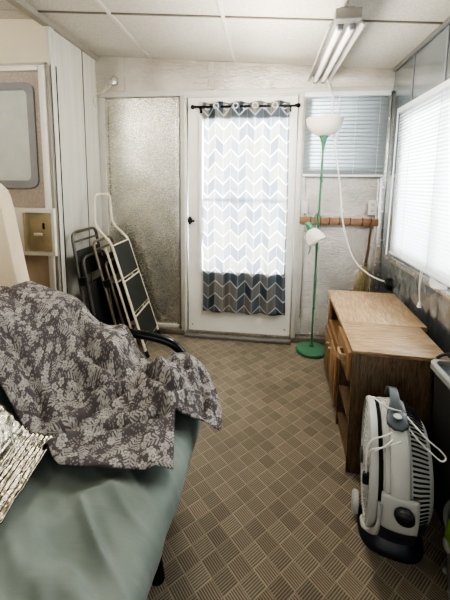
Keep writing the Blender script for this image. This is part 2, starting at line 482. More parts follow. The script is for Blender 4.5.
struct(obj('trim_4', ceil_panel(L-.05, W, 1.945, 1.955, -.004, .012), 'seam'), 'dark thin joint crossing the ceiling tiles', 'ceiling joint')
struct(obj('trim_5', ceil_panel(L-.035, L+.02, YB, D-.02, -.035, .012), 'beam'), 'grey edge beam along the ceiling above the pale left wall', 'beam')

# walls
def wall_with_holes(x0, x1, y0, y1, z0, z1, holes):      # wall in XZ with rectangular holes (x0,x1,z0,z1)
    mb = MB(); xs = sorted({x0, x1, *[h[0] for h in holes], *[h[1] for h in holes]}); zs = sorted({z0, z1, *[h[2] for h in holes], *[h[3] for h in holes]})
    for a, b in zip(xs, xs[1:]):
        for c, d in zip(zs, zs[1:]):
            if any(h[0] <= (a+b)/2 <= h[1] and h[2] <= (c+d)/2 <= h[3] for h in holes): continue
            mb.box(a, b, y0, y1, c, d)
    return mb
bw = wall_with_holes(L-.1, W+.1, D, D+.08, 0, 2.36, [(-.60, .18, .02, 1.94), (.29, .83, 1.38, 1.93)])
struct(obj('wall_back', bw, 'white_trim'), 'pale back wall holding the curtained door and a small window', 'wall')
lw = MB().box(L-.07, L, YJ+.03, D, 0, 2.36)
struct(obj('wall_left', lw, 'panel'), 'off white boarded wall behind the step ladder', 'wall')
jw = wall_with_holes(LL-.1, L-.01, YJ, YJ+.07, 0, 2.45, [(-2.12, -1.41, 0.02, 2.03)])
struct(obj('wall_front_left', jw, 'cream_wall'), 'cream wall above and beside the taupe trailer door', 'wall')
struct(obj('wall_far_left', MB().box(LL-.08, LL, YB-.1, YJ+.1, 0, 2.5), 'cream_wall'), 'cream side wall beyond the futon', 'wall')
rw = MB(); Y0, Y1w, Z0, Z1 = 1.25, 2.34, .84, 1.74
for (a, b, c, d) in ((YB-.1, Y0, 0, 2.36), (Y1w, D+.08, 0, 2.36), (Y0, Y1w, 0, Z0), (Y0, Y1w, Z1, 2.36)): rw.box(W, W+.07, a, b, c, d)
struct(obj('wall_right', rw, 'foil_wall'), 'silver foil lined right wall with taped seams', 'wall')
rb = wall_with_holes(LL-.1, W+.1, YB-.08, YB, 0, 2.5, [(-1.5, .5, .5, 1.95)])  # opening in the unseen wall, added to let the rear fill in
struct(obj('wall_behind', rb, 'hidden_wall'), 'plain wall behind the camera with a wide opening', 'wall')
wp = MB().box(-1.5, .5, YB-.05, YB-.045, .5, 1.95)
struct(obj('window_3', wp, 'glass'), 'wide clear pane behind the camera', 'window')

# back wall mouldings
def trim(mb, mat, label, cat='trim'):
    global n
    n_ = trim.n; trim.n += 1
    return struct(obj('trim_%d' % n_, mb, mat), label, cat)
trim.n = 6
# header band of wrapped foil with tape joints
hb = MB()
def hbf(u, v):
    x = L+(W-L)*u; top = ceil_z(x)+.0; z = 1.995+(top-1.995)*v
    return (x, D-.035-.012*math.sin(PI*v)-.006*noise.noise((x*9, z*22, 0)), z)
hb.grid(hbf, 90, 12)
for x in (-1.17, -.45, -.36, .02): hb.box(x-.022, x+.022, D-.055, D-.04, 1.995, ceil_z(x)-.01)
trim(hb, 'foil_head', 'foil wrapped header band under the ceiling on the back wall', 'header')
trim(MB().box(L, W, D-.04, D, 1.955, 1.995, .004), 'white_trim', 'long pale rail under the foil header band')
trim(MB().box(L+.001, L+.055, D-.03, D, .06, 1.955, .003), 'white_trim', 'pale corner batten beside the left foil panel')
trim(MB().box(.262-.018, .262+.024, D-.03, D, .06, 1.955, .003), 'white_trim', 'pale batten between door frame and small blind')
trim(MB().box(.835, .878, D-.03, D, .02, 1.955, .003), 'tape', 'taped batten in the right back corner')
def tape(pts, w, label):      # wrinkled tape strip on the back wall
    mb = MB(); P = catmull(pts, 10)
    def f(u, v):
        i = min(int(u*(len(P)-1)), len(P)-2); t = u*(len(P)-1)-i; p = P[i].lerp(P[i+1], t)
        e = (v-.5)*w*(1+.5*noise.noise((p.z*40, v*3, p.x*7)))
        return (p.x+e, p.y-.003*abs(noise.noise((p.z*60, v*9, 1))), p.z)
    mb.grid(f, 80, 4); return trim(mb, 'tape', label, 'tape')
tape([(-.733, D-.018, .07), (-.735, D-.018, 1.0), (-.728, D-.018, 1.94)], .035, 'crinkled foil tape along the right edge of the left foil panel')
tape([(-1.318, D-.033, .9), (-1.322, D-.033, 1.5), (-1.318, D-.033, 1.93)], .012, 'bright tape strip near the top of the left corner')
tape([(.285, D-.034, .2), (.292, D-.034, .6), (.282, D-.034, .95)], .012, 'crinkled tape below the wall switch')
tape([(.80, D-.03, .45), (.822, D-.03, .9), (.824, D-.03, 1.32)], .014, 'bright tape line below the pine rail end')
# foil panels
def foil_panel(x0, x1, z0, z1, mat, label):
    mb = MB()
    def f(u, v):
        x = x0+(x1-x0)*u; z = z0+(z1-z0)*v
        return (x, D-.012-.004*noise.noise((x*4, z*5, 3))-.004*math.sin(PI*min(1, u*10))*.3, z)
    mb.grid(f, 50, 90); return trim(mb, mat, label, 'insulation panel')
foil_panel(L+.05, -.72, .06, 1.95, 'foil_left', 'tall pale bubble foil panel left of the door')
foil_panel(.27, .85, .06, 1.335, 'foil_right', 'bright bubble foil panel behind the pine hook rail')
trim(MB().box(L+.05, -.72, D-.03, D, .045, .075, .003), 'white_trim', 'low pale rail under the left foil panel')
struct(obj('baseboard_back', MB().box(L+.02, .86, D-.06, D-.001, .002, .05, .006), 'thresh'), 'grey speckled threshold strip along the back wall', 'baseboard')
# right wall seams and mouldings
def rtrim(y0, y1, z0, z1, t, mat, label): return trim(MB().box(W-t, W, y0, y1, z0, z1, min(t, .004)*.8), mat, label)
mb = MB(); mb.box(W-.016, W, YB, D-.05, ceil_z(W)-.022, ceil_z(W)+.005, .003); trim(mb, 'silver', 'metal edge channel where ceiling meets right wall')
rtrim(2.300, 2.312, 1.79, 2.075, .006, 'gasket', 'foil seam above the left end of the big blind')
rtrim(1.90, 1.912, 1.79, 2.075, .006, 'gasket', 'foil seam above the middle of the big blind')
mb = MB(); mb.box(W-.05, W+.01, Y0-.1, Y1w+.10, .765, .80, .006); trim(mb, 'tape', 'foil covered sill under the big blind', 'sill')
def crease(u, v):
    y = 1.45+1.0*u; z = .30+.46*v
    return (W-.004-.012*abs(noise.noise((y*9, z*6, 2)))-.008*max(0, noise.noise((y*20, z*14, 5))), y, z)
trim(MB().grid(crease, 90, 50), 'foil_wall', 'loose creased foil sheeting hanging below the sill', 'foil sheeting')
# left wall: corner bead, board joint
trim(MB().box(L-.002, L+.004, 2.44, 2.446, .0, 2.25), 'seam', 'thin joint line down the off white wall', 'joint')
trim(MB().box(L-.012, L+.012, YJ-.003, YJ+.04, 0, 2.26, .003), 'panel', 'pale corner board at the end of the off white wall', 'corner board')

# ------------------------------------------------------------------ door_1: white door with window, frame, threshold
d1 = bpy.data.objects.new('door_1', None); C.objects.link(d1); d1.location = (-.21, D-.03, 0)
WM[d1.name] = Matrix.Translation((-.21, D-.03, 0)); struct(d1, 'white exterior door behind the chevron curtain', 'door')
sl = wall_with_holes(-.635, .205, D-.045, D-.005, .035, 1.935, [(-.515, .145, .57, 1.772)])
obj('door_slab', sl, 'white', d1)
wf = wall_with_holes(-.545, .17, D-.058, D-.045, .545, 1.797, [(-.515, .145, .57, 1.772)]); wf.box(-.515, .145, D-.04, D-.03, 1.145, 1.155)
obj('window_frame', wf, 'white', d1)
obj('pane', MB().box(-.52, .15, D-.028, D-.022, .56, 1.785), 'glass', d1)
fr = MB(); fr.box(-.695, -.645, D-.06, D-.001, .03, 1.955, .005); fr.box(.213, .25, D-.06, D-.001, .03, 1.955, .005); fr.box(-.644, .212, D-.05, D-.001, 1.937, 1.956, .003)
fr.box(-.668, -.655, D-.068, D-.058, .03, 1.95, .003)
obj('door_frame', fr, 'white_trim', d1)
obj('threshold', MB().box(-.66, .215, D-.10, D-.062, .004, .028, .004), 'silver', d1)
h = MB(); h.box(-.637, -.600, D-.066, D-.045, .962, .998, .004); h.tube([(-.618, D-.06, .98), (-.618, D-.085, .98), (-.575, D-.088, .98)], .008); h.box(-.626, -.610, D-.072, D-.05, .95, 1.012, .003)
obj('door_handle', h, 'black', d1)
bl = MB()
for x in (-.60, .165): bl.lathe([(0, .004), (.006, .003), (.007, 0)], (x, D-.045, .10), (0, -1, 0), 10)
obj('screw_head', bl, 'gasket', d1)

# curtain rod and curtain
rod = thing('curtain_rod', 'black curtain rod with ball ends across the top of the white door', 'curtain rod', (-.19, D-.10, 1.855))
obj('pole', MB().tube([(-.565, D-.10, 1.856), (.185, D-.10, 1.853)], .008, 12), 'rod', rod)
for x, s in ((-.565, -1), (.185, 1)):
    obj('finial', MB().lathe([(0, .036), (.012, .032), (.018, .02), (.012, .008), (.010, .004), (.012, 0), (.008, -.006)], (x, D-.10, 1.855), (s, 0, 0), 16), 'rod', rod)
    k = MB(); k.tube([(x-s*.035, D-.10, 1.845), (x-s*.035, D-.07, 1.845), (x-s*.035, D-.046, 1.845)], .006, 8); k.box(x-s*.035-.01, x-s*.035+.01, D-.052, D-.045, 1.82, 1.87, .002)
    obj('bracket', k, 'rod', rod)
cur = MB(); NW = 4.5
def curt(u, v):
    z = 1.885-1.652*v
    wid = .655+.018*v; x = -.510+wid*u+.006*math.sin(9*v+u*4)*v
    k = sstep(v, .01, .06)
    a = .024*(1-k)+.013*k
    y = D-.10+.022*k+a*math.sin(2*PI*NW*u+.4*math.sin(3*v))+.006*noise.noise((u*8, v*6, 0))+.004*math.sin(2*PI*11*u+2*v)*v
    if v > .985: z += .004*math.sin(20*u)
    return (x, y, z+.008*math.sin(2*PI*NW*u+1.2)*max(0, 1-v*40))
cur.grid(curt, 150, 130, lambda u, v: (u*.72, (1-v)*1.652))
co = obj('curtain', cur, 'curtain', None, sharp=0)
tag(co, 'grey and white chevron curtain hanging over the white door', 'curtain')
sf = co.modifiers.new('hem', 'SOLIDIFY'); sf.thickness = .0012
hb_ = MB(); hb_.grid(lambda u, v: (lambda p: (p[0], p[1]-.0035, p[2]))(curt(u, v*.058)), 150, 10, lambda u, v: (u*.72, (1-v*.058)*1.652))
ob = obj('header_band', hb_, M['curtain'], co, sharp=0)
gm = MB()
for k in range(9):
    u = (k+.5)/9; p = curt(u, .022); gm = MB()
    gm.lathe([(.016, -.002), (.022, -.002), (.022, .002), (.016, .002)], (p[0], p[1]-.008, 1.855), (0, -1, 0), 18, closed_prof=True); obj('grommet', gm, 'plate', co)

# ------------------------------------------------------------------ small back window and blind
w2 = bpy.data.objects.new('window_1', None); C.objects.link(w2); w2.location = (.56, D, 1.38); WM[w2.name] = Matrix.Translation((.56, D, 1.38))
struct(w2, 'small window behind the grey blind on the back wall', 'window')
obj('window_frame', wall_with_holes(.275, .845, D-.012, D+.03, 1.365, 1.945, [(.31, .81, 1.40, 1.91)]), 'vinyl', w2)
obj('pane', MB().box(.30, .82, D+.035, D+.04, 1.39, 1.92), 'glass', w2)
def blind(name, label, P0, U, zt, zb, width, nslat, mat, tilt, depth=.025, nrm=(0, -1, 0), ladders=(.2, .8), wand=None, edge=.0):
    """slats run from P0 along U; nrm points into the room"""
    P0 = Vector(P0); U = Vector(U); N = Vector(nrm)
    b = thing(name, label, 'blind', (P0.x+U.x*width/2, P0.y+U.y*width/2, zb))
    Z = Vector((0, 0, 1))
    def bx(mb, a0, a1, d0, d1, z0, z1, bev=.003):
        m4 = Matrix((( U.x, N.x, 0, P0.x), (U.y, N.y, 0, P0.y), (0, 0, 1, 0), (0, 0, 0, 1)))
        mb.box(a0, a1, d0, d1, z0, z1, bev, m4)
    hd = MB(); bx(hd, -.01, width+.01, -.018, .022, zt, zt+.034); obj('headrail', hd, 'vinyl', b)
    s = MB(); pitch = (zt-zb-.015)/nslat
    for k in range(nslat):
        zc = zt-.006-pitch*(k+.5)
        rows = []
        for j in range(4):
            t = j/3-.5; cup = .005*(1-4*t*t)
            off = N*(t*depth*math.cos(tilt)+cup)+Z*(-t*depth*math.sin(tilt))
            rows.append([s.bm.verts.new(P0+U*a+off+Z*(zc+.0012*noise.noise((k*3.1, a*3, 0)))) for a in (0, width*.33, width*.67, width)])
        for j in range(3):
            for i in range(3):
                f = s.bm.faces.new([rows[j][i], rows[j][i+1], rows[j+1][i+1], rows[j+1][i]]); f.smooth = True
    obj('slats', s, mat, b, sharp=0)
    br = MB(); bx(br, 0, width, -.012, .012, zb-.004, zb+.012); obj('bottom_rail', br, 'vinyl', b)
    for a in ladders:
        q = P0+U*(a*width)+N*.0155
        obj('ladder_cord', MB().tube([q+Z*zt, q+Z*zb], .0013, 5), 'cable', b)
    if wand:
        a, ln = wand; q = P0+U*a+N*.03
        obj('tilt_wand', MB().tube([q+Z*(zt+.005), q+N*.01+Z*(zt-ln)], .004, 6), 'vinyl', b)
    return b
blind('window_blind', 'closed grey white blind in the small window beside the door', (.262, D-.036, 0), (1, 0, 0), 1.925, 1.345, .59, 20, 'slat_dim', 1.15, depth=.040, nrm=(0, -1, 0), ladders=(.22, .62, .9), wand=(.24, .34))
# big right window and blind
w1 = bpy.data.objects.new('window_2', None); C.objects.link(w1); w1.location = (W, 1.8, .84); WM[w1.name] = Matrix.Translation((W, 1.8, .84))
struct(w1, 'wide bright window behind the big blind on the foil wall', 'window')
f = MB()
for (a, b, c, d) in ((Y0, Y0+.04, Z0, Z1), (Y1w-.04, Y1w, Z0, Z1), (Y0+.041, Y1w-.041, Z0, Z0+.04), (Y0+.041, Y1w-.041, Z1-.04, Z1), (1.80, 1.84, Z0+.041, Z1-.041)): f.box(W+.01, W+.05, a, b, c, d)
obj('window_frame', f, 'vinyl', w1)
obj('pane', MB().box(W+.028, W+.034, Y0+.02, Y1w-.02, Z0+.02, Z1-.02), 'glass', w1)
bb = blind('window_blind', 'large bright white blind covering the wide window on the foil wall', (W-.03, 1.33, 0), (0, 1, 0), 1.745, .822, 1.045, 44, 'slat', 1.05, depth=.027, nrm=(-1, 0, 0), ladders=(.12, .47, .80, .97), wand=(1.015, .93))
pc = MB(); pc.tube(catmull([(W-.055, 1.86, .83), (W-.06, 1.855, .75), (W-.055, 1.845, .66)], 5), .0022, 6); pc.tube(catmull([(W-.055, 1.84, .83), (W-.06, 1.845, .74), (W-.055, 1.84, .65)], 5), .0022, 6)
pc.lathe([(.003, .02), (.010, .0), (.012, -.014), (.0, -.018)], (W-.055, 1.843, .645), (0, 0, 1), 12)
obj('pull_cord', pc, 'cable', bb)
lf = MB()
def torn(u, v):
    y = 1.62+.16*u; z = .818-.018*v-.012*math.sin(PI*u)*v
    return (W-.045-.03*v*math.sin(PI*u)-.01*noise.noise((y*14, z*20, 0)), y, z)
lf.grid(torn, 30, 6); obj('bent_slat', lf, 'slat', bb, sharp=0)

# ------------------------------------------------------------------ door_2: trailer door on the left
d2 = bpy.data.objects.new('door_2', None); C.objects.link(d2); d2.location = (-1.78, YJ, 0); WM[d2.name] = Matrix.Translation((-1.78, YJ, 0))
struct(d2, 'taupe trailer door with a rounded frosted window', 'door')
yd = YJ-.005
slab = MB().box(-2.06, -1.472, yd-.012, yd+.03, .10, 1.972); obj('door_slab', slab, 'taupe', d2)
obj('lower_panel', MB().box(-2.06, -1.473, yd-.018, yd-.0125, .12, .80, .003), 'taupe_low', d2)
fm = MB(); fm.box(-1.474, -1.432, yd-.03, yd+.03, .06, 2.005, .006); fm.box(-2.10, -1.475, yd-.03, yd+.03, 1.973, 2.005, .006); fm.box(-2.10, -2.061, yd-.03, yd+.03, .06, 1.972, .006)
obj('door_frame', fm, 'white', d2)
obj('jamb', MB().box(-1.430, -1.408, yd-.02, yd+.05, .03, 2.01, .004), 'beam', d2)
obj('gap_strip', MB().box(-1.4075, -1.401, yd+.002, yd+.06, .0, 2.02), 'dark_gap', d2)  # black strip painting the dark of the gap beside the door frame
def rrect(x0, x1, z0, z1, r, k=6):
    P = []
    for cx, cz, a in ((x1-r, z1-r, 0), (x0+r, z1-r, PI/2), (x0+r, z0+r, PI), (x1-r, z0+r, 1.5*PI)):
        for i in range(k+1): t = a+PI/2*i/k; P.append((cx+r*math.cos(t), cz+r*math.sin(t)))
    return P
o_, i_ = rrect(-1.93, -1.515, 1.235, 1.905, .055), rrect(-1.885, -1.562, 1.285, 1.858, .035)
g = MB(); nn = len(o_)
A = [[g.bm.verts.new((p[0], y, p[1])) for p in poly] for poly, y in ((o_, yd-.012), (o_, yd-.026), (i_, yd-.026), (i_, yd-.014))]
for r1, r2 in zip(A, A[1:]):
    for i in range(nn): g.bm.faces.new([r1[i], r1[(i+1) % nn], r2[(i+1) % nn], r2[i]])
gk = obj('window_gasket', g, 'gasket', d2)
pn = MB(); pn.bm.faces.new([pn.bm.verts.new((p[0], yd-.016, p[1])) for p in i_]); obj('pane', pn, 'frost', d2)
# recessed latch box
lb = wall_with_holes(-1.74, -1.445, yd-.055, yd-.031, .79, 1.105, [(-1.665, -1.462, .815, 1.075)]); SH = Matrix.Translation((.045, 0, 0)); lb.bm.transform(SH); obj('latch_box', lb, 'white', d2)
rc = MB(); rc.box(-1.664, -1.463, yd-.034, yd-.030, .816, 1.074); rc.prism([(-1.664, yd-.033), (-1.664, yd-.056), (-1.650, yd-.056), (-1.640, yd-.033)], 'Z', .816, 1.074)
rc.prism([(-1.463, yd-.034), (-1.463, yd-.060), (-1.520, yd-.060), (-1.514, yd-.034)], 'Z', .82, 1.07)
rc.bm.transform(SH); obj('recess', rc, 'brass', d2)
obj('latch_lever', MB().box(-1.54, -1.48, yd-.068, yd-.056, .925, .945, .004), 'white', d2)
sc_ = MB()
for z in (1.085, .98): sc_.lathe([(0, .006), (.009, .004), (.010, 0)], (-1.422, yd-.02, z), (0, -1, 0), 10)
obj('hinge_screw', sc_, 'black', d2)
obj('hinge_plate', MB().box(-1.475, -1.462, yd-.067, yd-.06, .97, 1.01, .002), 'black', d2)

d2.location.x += .02

# cream chair half hidden behind the futon
cc = thing('upholstered_chair', 'cream padded high back chair half hidden behind the futon beside the trailer door', 'chair', (-1.55, 1.5, 0))
poly = [(-1.80, .42), (-1.255, .42), (-1.285, .60), (-1.312, .75), (-1.345, .95), (-1.372, 1.13), (-1.388, 1.20), (-1.41, 1.245), (-1.445, 1.272), (-1.48, 1.285), (-1.62, 1.285), (-1.70, 1.26), (-1.75, 1.2), (-1.775, 1.0)]
bk = MB().prism(poly, 'Y', 1.57, 1.67, .02); obj('backrest', bk, 'cream_seat', cc)
obj('seat', MB().box(-1.80, -1.27, 1.30, 1.568, .30, .44, .03), 'cream_seat', cc)
for x in (-1.76, -1.30):
    for y in (1.34, 1.62): obj('leg', MB().tube([(x, y, 0), (x, y, .30 if y < 1.5 else .42)], [.014, .02], 10), 'oak_side', cc)

# ------------------------------------------------------------------ futon
fu = thing('futon', 'black metal futon with a sage green covered mattress', 'futon', (-.65, .45, 0))
sec = [(-.34, .262), (-.275, .285), (-.238, .33), (-.225, .385), (-.240, .43), (-.285, .455), (-.38, .466), (-.50, .470), (-.62, .468), (-.70, .472), (-.755, .50), (-.80, .57),
       (-.86, .67), (-.93, .74), (-.975, .785), (-1.02, .808), (-1.06, .808), (-1.10, .785), (-1.11, .74), (-1.075, .68), (-1.02, .58), (-.97, .47), (-.92, .37), (-.86, .30), (-.78, .265), (-.6, .258)]
SEC = catmull([(x, 0, z) for x, z in sec], 20, True)
cx_, cz_ = -.60, .40
soft = lambda t: math.sqrt(t*t+.008)-.07
mt = MB(); ya, yb = -.42, 1.265; NY = 270; rows = []
for j in range(NY+1):
    t = j/NY; y = ya+(yb-ya)*t
    e = min(1, (yb-y)/.05, (y-ya)/.05); k = math.sqrt(max(0, 1-(1-e)**2)) if e < 1 else 1
    ring = []
    for p in SEC:
        # inset toward a centre line that follows the L shape
        cx = max(min(p.x, -.34), -.98); cz = .36 if cx > -.78 else .36+(-.78-cx)*1.75
        q = Vector((cx+(p.x-cx)*(.25+.75*k), y, cz+(p.z-cz)*(.25+.75*k)))
        nrm = Vector((p.x-cx, 0, p.z-cz)); nrm = nrm.normalized() if nrm.length > 1e-4 else Vector((0, 0, 1))
        # wrinkles run diagonally across the seat towards the front edge
        if p.x > -.8:
            a = q.x*.80-y*.60; b = q.x*.60+y*.80
            w1_ = noise.noise((a*2.2+.6*noise.noise((q.x*4, y*4, 1)), b*13, .3)); w2_ = noise.noise((a*5, b*30, 4.1)); w3_ = noise.noise((q.x*3, y*3, 8))
            rid = (1-(math.sqrt(w1_*w1_+.006)-.06)*2.2); rid = max(0, rid)**3
            amp = sstep(q.x, -.8, -.45)*(1-.75*sstep(q.x, -.36, -.26))
            w5_ = max(0, 1-2.6*soft(noise.noise((a*5+.3*noise.noise((q.x*5, y*5, 2)), b*17-2*a, 11.5))))**2
            w4_ = max(0, 1-2.8*soft(noise.noise((a*3.4+.4*noise.noise((q.x*4, y*4, 4)), b*5.5+1.2*a, 6.6))))**2
            q.x -= .016*(1-sstep(y, .55, .95))*sstep(q.x, -.5, -.25)
            q += nrm*(amp*(.024*rid*(.6+.9*max(0, w3_+.2))+.020*w4_+.005*w2_+.007*w5_)+.012*w3_-.017*amp)
        else:
            q += nrm*(.008*noise.noise((p.x*6, y*6, p.z*6)))
        ring.append(mt.bm.verts.new(q))
    rows.append(ring)
ns = len(SEC)
for a, b in zip(rows, rows[1:]):
    for k in range(ns):
        f = mt.bm.faces.new([a[k], a[(k+1) % ns], b[(k+1) % ns], b[k]]); f.smooth = True
mt.bm.faces.new(rows[0][::-1]); mt.bm.faces.new(rows[-1])
obj('mattress', mt, 'sheet', fu, sharp=60)
def arm(y, nm='arm'):
    pts = [(-1.16, y, .0), (-1.14, y, .30), (-1.08, y, .56), (-.98, y, .635), (-.80, y, .635), (-.60, y, .622), (-.46, y, .606), (-.38, y, .575), (-.325, y, .50), (-.305, y, .40), (-.33, y, .25), (-.37, y, .0)]
    obj(nm, MB().tube(catmull(pts, 6), .019, 14), 'black_metal', fu)
arm(1.335); arm(-.47)
fr = MB()
for x in (-.40, -.98): fr.tube([(x, -.46, .225), (x, 1.325, .225)], .018, 10)
for y in (-.2, .2, .6, 1.0): fr.tube([(-.42, y, .225), (-.97, y, .225)], .010, 8)
fr.tube([(-.335, 1.335, .225), (-1.13, 1.335, .225)], .016, 10); fr.tube([(-.335, -.47, .225), (-1.13, -.47, .225)], .016, 10)
obj('seat_frame', fr, 'black_metal', fu)
lg = MB(); lg.tube([(-.345, .90, .24), (-.322, .90, .03), (-.322, .90, 0)], [.016, .019, .023], 12); obj('leg', lg, 'black_metal', fu)
obj('leg', MB().tube([(-.95, .90, .225), (-.95, .90, 0)], .016, 12), 'black_metal', fu)

# ------------------------------------------------------------------ floral throw
NEAR = [(-1.20, .74), (-1.13, .835), (-1.06, .853), (-1.0, .85), (-.95, .81), (-.90, .745), (-.84, .665), (-.78, .585), (-.73, .52), (-.66, .497), (-.5, .490), (-.34, .488), (-.28, .480), (-.24, .463), (-.20, .44), (-.15, .425), (-.10, .41)]
FAR = [(-1.20, .70), (-1.13, .79), (-1.05, .83), (-.96, .805), (-.90, .79), (-.85, .775), (-.81, .745), (-.78, .70), (-.745, .662), (-.70, .65), (-.63, .65), (-.58, .640), (-.545, .56), (-.49, .490), (-.44, .495), (-.36, .545), (-.30, .532), (-.24, .475), (-.20, .445), (-.165, .43), (-.10, .41)]
CREASES = [([(-.642, .834), (-.60, .89), (-.566, .985), (-.512, 1.064)], .020, .014), ([(-.44, 1.17), (-.40, 1.12), (-.333, 1.066), (-.295, 1.10)], .022, .013),
           ([(-.52, .90), (-.42, .95), (-.33, 1.0)], .014, .014), ([(-.80, 1.25), (-.736, 1.20), (-.65, 1.14), (-.55, 1.12)], .022, .022), ([(-.68, 1.08), (-.58, 1.06), (-.47, 1.09)], .014, .016),
           ([(-.46, 1.24), (-.39, 1.19), (-.30, 1.20)], .016, .014), ([(-.88, 1.0), (-.76, .96), (-.70, .90)], .014, .016), ([(-.25, 1.22), (-.22, 1.13), (-.21, 1.06)], .012, .014)]
def seg_d(x, y, p, q):
    dx, dy = q[0]-p[0], q[1]-p[1]; t = max(0, min(1, ((x-p[0])*dx+(y-p[1])*dy)/(dx*dx+dy*dy)))
    return math.hypot(x-p[0]-t*dx, y-p[1]-t*dy)
def cover_z(x, y):
    w = sstep(y, .98, 1.25)
    sm = lambda tab: sum(interp(tab, x+d)*k for d, k in ((-.016, .2), (-.008, .2), (0, .2), (.008, .2), (.016, .2)))
    z = sm(NEAR)*(1-w)+sm(FAR)*w
    z -= 1.6*max(0, y-1.335)                       # falls away past the far end
    # gathered heap beside the arm
    z += .030*math.exp(-(((x+.36)/.13)**2+((y-1.13)/.10)**2))
    seat = sstep(x, -.86, -.66)
    a = x*.85-y*.53; b = x*.53+y*.85
    r1 = max(0, 1-2.4*abs(noise.noise((a*3.0+.8*noise.noise((x*5, y*5, 3)), b*9, 1.7))))**2
    r2 = noise.noise((a*7, b*22, 9.2)); r3 = noise.noise((x*4, y*4, 5.5))
    heap = sstep(y, .98, 1.12)*sstep(x, -.55, -.4)
    r4 = max(0, 1-2.8*abs(noise.noise((a*2.2+.7*noise.noise((x*4, y*4, 8)), b*6.5, 4.4))))**1.6
    z += seat*((.018*r1+.022*r4+.006*r2)*(.6+.6*heap)+.008*r3)
    s2 = 1-seat
    z += s2*(.010*noise.noise((x*3, y*7, 2))+.020*max(0, 1-2.6*abs(noise.noise((x*2.2+y*2.0, y*5-x*2, 7))))**2)
    z -= seat*(1-heap)*.004
    if heap > 0: z += heap*.016*max(0, 1-2.6*abs(noise.noise((x*11+y*4, y*9-x*5, 3.3))))**2
    for pts, dp, wd in CREASES:
        d = min(seg_d(x, y, p, q) for p, q in zip(pts, pts[1:]))
        if d < .12: z += -dp*math.exp(-(d/wd)**2)+.75*dp*math.exp(-((d-2.1*wd)/(1.1*wd))**2)
    return z+.004
def outline():
    key = [(-1.17, .46), (-1.06, .48), (-.95, .62), (-.87, .79), (-.816, .875), (-.781, .870), (-.722, .853), (-.637, .826), (-.59, .79), (-.548, .764), (-.47, .772), (-.381, .778), (-.31, .80), (-.246, .826),
           (-.268, .915), (-.286, .98), (-.293, 1.017), (-.272, 1.014), (-.231, 1.019), (-.193, 1.037), (-.165, 1.038), (-.141, 1.042), (-.139, 1.076), (-.150, 1.123), (-.195, 1.241), (-.239, 1.300), (-.285, 1.305), (-.36, 1.30), (-.455, 1.29), (-.55, 1.305), (-.592, 1.32),
           (-.618, 1.36), (-.66, 1.375), (-.76, 1.37), (-.86, 1.36), (-.97, 1.345), (-1.08, 1.33), (-1.17, 1.30), (-1.18, .95)]
    out = []
    for i, p in enumerate(key):
        q = key[(i+1) % len(key)]; d = math.hypot(q[0]-p[0], q[1]-p[1]); m = max(1, int(d/.012))
        for k in range(m):
            t = k/m; out.append(Vector((p[0]+(q[0]-p[0])*t, p[1]+(q[1]-p[1])*t)))
    return out
OUT = outline()
def inside(x, y):
    c = False; j = len(OUT)-1
    for i in range(len(OUT)):
        a, b = OUT[i], OUT[j]
        if (a.y > y) != (b.y > y) and x < (b.x-a.x)*(y-a.y)/(b.y-a.y)+a.x: c = not c
        j = i
    return c
def make_throw():
    pts = list(OUT); no = len(pts); st = .0105
    near = {}
    for p in OUT: near.setdefault((int(p.x/st), int(p.y/st)), 1)
    for i in range(int(1.1/st)+1):
        for j in range(int(1.2/st)+1):
            x = -1.2+i*st; y = .42+j*st*.9+(st*.45 if i % 2 else 0)
            if inside(x, y) and min((p.x-x)**2+(p.y-y)**2 for p in OUT) > (st*.55)**2: pts.append(Vector((x, y)))
    v, e, fcs, *_ = geometry.delaunay_2d_cdt(pts, [], [list(range(no))], 1, 1e-5)
    mb = MB(); lay = mb.bm.loops.layers.uv.verify()
    V = [mb.bm.verts.new((p.x, p.y, cover_z(p.x, p.y))) for p in v]
    def uv(p):
        s = sum(math.hypot(.02, interp(NEAR, -1.2+k*.02+.02)-interp(NEAR, -1.2+k*.02)) for k in range(int((p.x+1.2)/.02)))
        fr_ = ((p.x+1.2)/.02) % 1
        k = int((p.x+1.2)/.02)
        s += fr_*math.hypot(.02, interp(NEAR, -1.2+k*.02+.02)-interp(NEAR, -1.2+k*.02))
        return (p.y+.15*s, s-.1*p.y)
    UVs = [uv(p) for p in v]
    for f in fcs:
        try: fc = mb.bm.faces.new([V[i] for i in f])
        except ValueError: continue
        fc.smooth = True
        for lp, i in zip(fc.loops, f): lp[lay].uv = UVs[i]
    o = obj('floral_throw', mb, 'floral', None, sharp=0)
    tag(o, 'dark grey cotton throw with white flowers draped over the futon back and seat', 'blanket')
    s = o.modifiers.new('thick', 'SOLIDIFY'); s.thickness = .004; s.offset = 1
    return o
make_throw()

# ------------------------------------------------------------------ folded foil sheet on the futon
fs = MB()
def fsf(u, v):
    # u runs along the folded sheet towards the front, v across its pleats
    top = [Vector((-.855, .80, .735)), Vector((-.69, .835, .530)), Vector((-.618, .848, .514))]
    bot = [Vector((-.850, .40, .735)), Vector((-.655, .52, .512)), Vector((-.585, .60, .502))]
    k, t = (0, v/.7) if v < .7 else (1, (v-.7)/.3)
    p = top[k].lerp(top[k+1], t).lerp(bot[k].lerp(bot[k+1], t), u)
    fold = .011*abs(((v*(19 if v > .62 else 10)) % 1)-.5)
    return (p.x, p.y, p.z+fold+.006*noise.noise((u*7, v*14, 2))+.004*noise.noise((u*25, v*30, 4)))
fs.grid(fsf, 60, 170)
fo = obj('foil_sheet', fs, 'foil_sheet', None, sharp=0); tag(fo, 'pleated silver foil insulation sheet lying on the futon seat', 'foil sheet')
s = fo.modifiers.new('thick', 'SOLIDIFY'); s.thickness = .004; s.offset = 1

